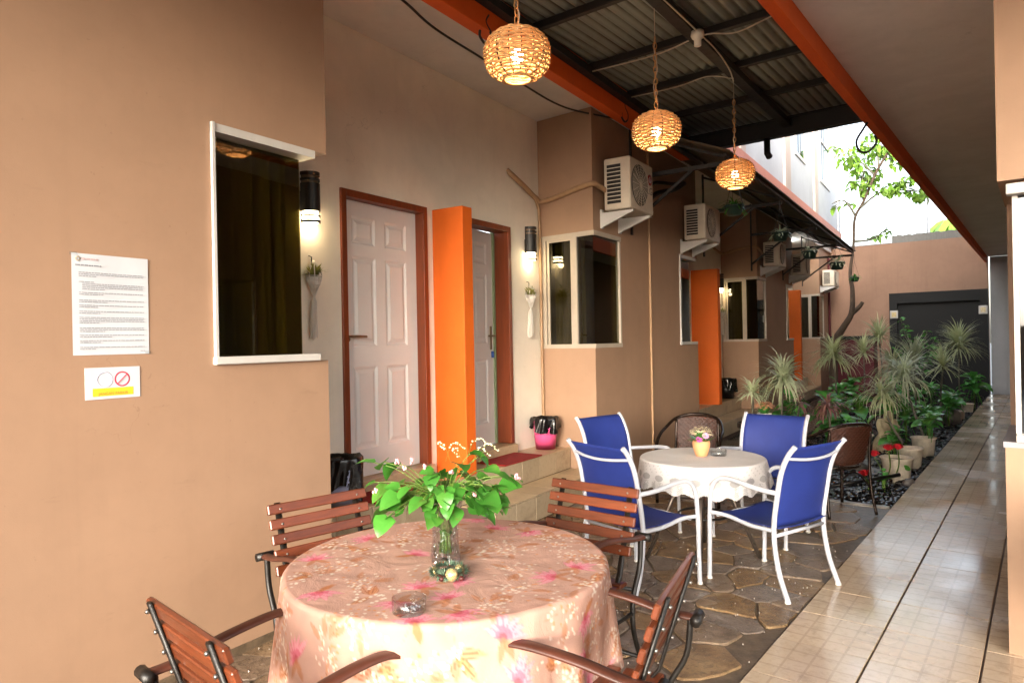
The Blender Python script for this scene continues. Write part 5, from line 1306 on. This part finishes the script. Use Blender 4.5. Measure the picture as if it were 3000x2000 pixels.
pot('low grey bowl pot behind the broad-leaved clump beyond the blue chair', (-2.0, 9.9, Zg), .22, .2)
lp = MB().lathe([(.001, .0), (.001, .0)], 3); lp = blade(.10, .032, .2, .05, 6, 2, 'lance', 0, 0, 0)
plf = thing('fallen_leaf', 'green leaf stuck on the side of the nearest cream pot', 'leaf', (-1.075, 7.815, .10), math.radians(40)); inst('leaf', lp.mesh('leaf', LEAFB), plf, (0,0,0), (.3, 1.2, .6))
# artificial red flowers
def redflower(label, top, base):
    t = thing('red_flower', label, 'flower', base, 0, 'red artificial flowers by the pots')
    h = Vector(top)-Vector(base); MB().tube(bez([(0,0,0), h*.5+Vector((.03,.02,0)), h], 5), .006, 6).build('stem', STEM, t)
    m = MB()
    for i in range(7):
        a = 2*pi*i/7
        for (r0, r1, z1, w_) in ((.008, .045, .055, .028), (.006, .028, .06, .022)):
            aa = a+(.4 if r1 < .04 else 0); d = Vector((math.cos(aa), math.sin(aa), 0)); s_ = Vector((-math.sin(aa), math.cos(aa), 0))*w_
            m.add([h+d*r0, h+d*r1*.95+s_+Vector((0,0,z1*.5)), h+d*r1*.8+Vector((0,0,z1)), h+d*r1*.95-s_+Vector((0,0,z1*.5))], [(0,1,2,3)], True)
    m.build('petal', PETR, t); MB().ball(h+Vector((0,0,.02)), .016, 8, 6).build('flower_centre', YEL, t)
redflower('red artificial flower with yellow heart beside the second cream pot', (-1.24, 7.62, .30), (-1.30, 7.75, Zg))
redflower('red artificial flower on a bent stem right of the rattan chair back', (-1.31, 7.3, .28), (-1.25, 7.45, Zg))
redflower('low red artificial flower under the rattan chair seat', (-1.36, 7.1, .12), (-1.36, 7.2, Zg))
redflower('half opened reddish flower just left of the second pot rim', (-1.17, 7.72, .30), (-1.25, 7.85, Zg))
clump('round dark leaves in front of the nearest cream pot', (-1.24, 7.35, .10), .18, Zg, 9, None, [blade(.12, .06, 1.0, .1, 6, 4, 'heart', .12, 0, .7).mesh('leaf', LEAFD)]*3)
# stone figure, rocks, pebbles, water
fg = thing('stone_figure', 'weathered beige stone fountain figure among the spiky plants', 'garden ornament', (-1.62, 9.9, Zg))
def fgf(u, v):
    a = 2*pi*u; z = .42*v; r = .15*(1-.5*v)+.022*math.sin(a*6+z*17)+.018*math.sin(a*11)*(1-v)+.02*math.sin(v*9); return (r*math.cos(a), r*.8*math.sin(a), z)
MB().grid(fgf, 40, 22, closeu=True).build('draped_body', DRAPE, fg); MB().ball((.02,-.02,.46), .06, 12, 8, (1,1,1.2)).build('head', DRAPE, fg)
MB().tube(bez([(.06,-.02,.36), (.15,-.1,.32), (.10,-.16,.24)], 5), .026, 8).build('arm', DRAPE, fg)
def rock(label, c, r, m=ROCK, name='rock', grp='rocks in the garden bed'):
    b = MB().ball((0,0,0), r, 14, 10); sd = random.uniform(0, 99)
    for i in range(len(b.v)):
        p = Vector(b.v[i]); n = 1+.22*math.sin(p.x/r*2.3+sd)*math.cos(p.y/r*2.7+sd)+.10*math.sin(p.z/r*5+p.x/r*4+sd); b.v[i] = (p.x*n, p.y*n*.9, p.z*n*.75)
    o = b.build(name, m, None, c); return tag(o, label, 'rock', grp)
rock('large grey rock beside the walkway halfway down the garden', (-1.27, 13.3, .05), .19); rock('dark rock at the foot of the stone figure', (-2.05, 10.1, 0), .2); rock('mossy rock in the middle of the wet bed', (-1.7, 8.3, -.03), .15)
rock('rounded dark rock on the walkway edge right of the nearest pot', (-1.075, 7.62, .0), .055); rock('flat dark rock under the drooping reddish plant', (-2.2, 8.6, -.02), .22)
pb = MB()
oct_ = [(1,0,0),(-1,0,0),(0,1,0),(0,-1,0),(0,0,1),(0,0,-1)]; of = [(0,2,4),(2,1,4),(1,3,4),(3,0,4),(2,0,5),(1,2,5),(3,1,5),(0,3,5)]
ov = [Vector(v) for v in oct_]; ofs = []; cache = {}
def mid(i, j):
    k = (min(i,j), max(i,j))
    if k not in cache: cache[k] = len(ov); ov.append((ov[i]+ov[j]).normalized())
    return cache[k]
for a, b, c in of: x, y, z = mid(a,b), mid(b,c), mid(c,a); ofs += [(a,x,z),(x,b,y),(z,y,c),(x,y,z)]
for i in range(3600):
    x = -1.07-1.9*random.random()**1.5; y = 6.53+random.random()**1.3*9
    r = random.uniform(.012, .036)*(1.25 if y < 8 else 1); a = random.uniform(0, pi); sx, sy, sz = r*random.uniform(1,1.5), r, r*random.uniform(.45,.75); ca_, sa_ = math.cos(a), math.sin(a)
    z = -.062+sz*.7+(.012 if random.random() < .4 else 0)
    pb.add([(x+v.x*sx*ca_-v.y*sy*sa_, y+v.x*sx*sa_+v.y*sy*ca_, z+v.z*sz) for v in ov], ofs, True)
tag(pb.build('garden_pebbles', PEB), 'glossy wet black pebbles covering the garden bed beside the walkway', 'pebbles', kind='stuff')
wm = NT('pond_water'); wc_ = wm.coord('World'); wn_ = wm.noise(wc_, 14, 4, .6); wm.bsdf((.03, .04, .045), .04, 0, wm.bump(wn_, .5, .02), .8)
wt = MB().add([(x, y, -.035) for x, y in ((-2.35, 6.62), (-1.45, 6.56), (-1.38, 7.4), (-1.45, 8.6), (-1.7, 9.7), (-2.2, 9.9), (-2.5, 8.6))], [(0,1,2,3,4,5,6)]).build('pond', wm.m); struct(wt)
bp2 = thing('black_hose', 'black pipe lying over the pebbles beside the red flowers', 'pipe', (0,0,0)); MB().tube([(-1.62, 6.95, .02), (-1.12, 7.45, .10)], .018, 8).build('pipe', BLKP, bp2)
# ================================================================ TREE
tr = thing('courtyard_tree', 'slender crooked tree rising past the awning end into the white sky', 'tree', (-3.9, 17.3, Zg))
O = Vector((-3.9, 17.3, Zg)); tp = lambda x, z, y=17.3: Vector((x, y, z))-O
MB().tube(bez([tp(-3.95, Zg), tp(-3.89, 1.2), tp(-3.7, 1.62), tp(-3.51, 1.95, 17.25), tp(-3.49, 2.48), tp(-3.53, 2.88), tp(-3.45, 3.51), tp(-3.41, 4.13), tp(-3.22, 4.5), tp(-2.96, 5.1), tp(-2.72, 5.5)], 5), [max(.03, .11-.12*(i/50)**.75) for i in range(51)], 10).build('trunk', BARK, tr)
MB().tube(bez([tp(-3.51, 1.95), tp(-3.36, 2.08), tp(-3.28, 2.2)], 4), [.06-.003*i for i in range(9)], 8).build('branch_stub', BARK, tr)
brs = [[(-3.30, 4.35), (-2.9, 4.62), (-2.46, 4.66), (-2.14, 4.55)], [(-2.98, 5.05), (-3.3, 5.45), (-3.63, 5.7)], [(-2.90, 5.2), (-2.95, 5.6), (-2.95, 5.95)], [(-2.80, 5.4), (-2.5, 5.35), (-2.25, 5.5)], [(-3.40, 4.2), (-3.6, 4.55), (-3.85, 4.5)], [(-3.44, 3.6), (-3.1, 3.62), (-2.86, 3.78), (-2.75, 3.95)], [(-3.22, 4.5), (-3.3, 4.95), (-3.25, 5.3)], [(-2.7, 5.5), (-2.45, 5.75), (-2.4, 5.9)]]
nleaf = 0; fo_ = MB(); bm_ = MB(); LT = [blade(.20*k, .046*k, dr, .2, 6, 2, 'lance', .05, .05, .5).mesh('leaf', LEAFT) for k, dr in ((1, 1.5), (1.2, 2.0), (.8, 1.0))]
for bi, b in enumerate(brs):
    dy = random.uniform(-.5, .5); pts = bez([tp(x, z, 17.3+dy*i/(len(b)-1)) for i, (x, z) in enumerate(b)], 5); bm_.tube(pts, [.028-.02*i/(len(pts)-1) for i in range(len(pts))], 6)
    nl = {0: 150, 1: 110, 2: 130, 3: 110, 4: 8, 5: 22, 6: 130, 7: 90}[bi]
    tips = [pts[random.randint(len(pts)//2 if bi < 4 else len(pts)//3, len(pts)-1)]+Vector((random.uniform(-.26,.26), random.uniform(-.4,.4), random.uniform(-.15,.2)))*(1 if bi != 5 else .4) for _ in range(max(2, nl//9))]
    for tpt in tips: bm_.tube(bez([pts[len(pts)//2], (pts[-1]+tpt)/2, tpt], 3), .006, 4)
    for k in range(nl):
        p = tips[k % len(tips)]+Vector((random.uniform(-.11,.11), random.uniform(-.11,.11), random.uniform(-.10,.06)))
        rot = (random.uniform(-1.4, .2), random.uniform(-.5,.5), random.uniform(0, 6.3)); s_ = random.uniform(.7, 1.15)
        if nleaf < 280: inst('leaf', LT[k % 3], tr, p, rot, (s_,)*3)
        else:
            M_ = Matrix.Translation(p) @ Euler(rot).to_matrix().to_4x4() @ Matrix.Scale(s_, 4); b_ = len(fo_.v); me_ = LT[k % 3]
            fo_.add([M_ @ v.co for v in me_.vertices], [tuple(q.vertices) for q in me_.polygons], True)
        nleaf += 1
fo_.build('foliage', LEAFT, tr, kind='stuff')
bm_.build('branch', BARKL, tr)
pole = thing('antenna_pole', 'thin grey pole standing behind the end wall against the sky', 'pole', (-2.75, 24, -.1))
MB().tube([(0,0,0), (.05,0,7.9)], .05, 8).build('mast', mat('pole_grey', '#7d8188', .5, .1), pole)
pm = thing('far_palm', 'small pale palm crown far behind the concrete wall top', 'tree', (-2.55, 30, 0))
MB().tube([(0,0,0), (.1,0,5.4)], .09, 8).build('trunk', BARKL, pm)
f = MB()
for k in range(12):
    a = 2*pi*k/12; d = Vector((math.cos(a), math.sin(a), 0)); pts = [Vector((.1,0,5.4))+d*t*1.1+Vector((0,0,.35*math.sin(t*2.6)-.45*t*t)) for t in np.linspace(0, 1, 7)]
    for p, q in zip(pts, pts[1:]):
        s_ = Vector((-d.y, d.x, -.6))*.22; f.add([p, q, q+s_, p+s_], [(0,1,2,3)]); s_ = Vector((d.y, -d.x, -.6))*.22; f.add([p, q, q+s_, p+s_], [(0,1,2,3)])
f.build('crown', LEAFT, pm)
# ================================================================ HANGING POTS
def hangpot(label, o_, s, z, r, m):
    x, y, _ = LW(o_, s); t = thing('hanging_pot', label, 'hanging pot', (x, y, z), 0, 'potted ferns hung from the awning edge')
    MB().lathe([(.001, -r*.85), (r*.72, -r*.85), (r, 0), (r*1.08, .0), (r*1.08, .02), (r*.95, .02), (.001, -.01)], 20).build('pot', POTG, t)
    w_ = MB()
    for k in range(3): a = 2*pi*k/3; w_.tube([(r*math.cos(a), r*math.sin(a), .02), (0, 0, min(.36, 3.2-z-.02))], .0028, 4)
    w_.tube([(0, 0, min(.36, 3.2-z-.02)), (0, 0, 3.20-z)], .004, 4); w_.build('hanger', DARKM, t)
    f = MB()
    for i in range(70):
        a = random.uniform(0, 2*pi); e = random.uniform(.1, 1.45); l = r*random.uniform(1.0, 2.0); d = Vector((math.cos(a), math.sin(a), 0)); s_ = Vector((-math.sin(a), math.cos(a), 0))*.014; p = Vector((0,0,0)); vs_ = []; an = e
        for k in range(4):
            q = k/3; vs_ += [p-s_*(1-q*.8)*(.5+q), p+s_*(1-q*.8)*(.5+q)]; an -= .55; p = p+(d*math.cos(an+.4)+Vector((0,0,math.sin(an+.4))))*l/3
        f.add(vs_, [(2*k, 2*k+1, 2*k+3, 2*k+2) for k in range(3)], True)
    f.build('foliage', m, t, kind='stuff')
hangpot('nearest hanging fern, just below the smallest wicker lamp', -1.85, 6.92, 2.74, .09, LEAFD)
hangpot('second hanging pot with pale leaves, in front of the third air conditioner', -1.85, 9.02, 2.73, .10, LEAFG)
hangpot('third hanging pot with a pale plant, in front of the fourth air conditioner', -1.85, 11.06, 2.70, .105, LEAFG)
hangpot('bushy fourth hanging pot above the farthest air conditioner', -1.85, 13.83, 2.77, .13, LEAFG)
hangpot('smallest hanging pot right of the tree trunk, lowest of all', -1.83, 16.2, 2.66, .09, LEAFD)
for s, lb in ((11.6, 'lit white tube lamp on the ceiling of the far recess'),):
    x, y, z = LW(-3.3, 16.6, 3.60); tl = thing('tube_lamp', lb, 'lamp', (x, y, z), A); MB().box(-.03, .03, -.3, .3, .0, .05).build('tube', TUBEM, tl)
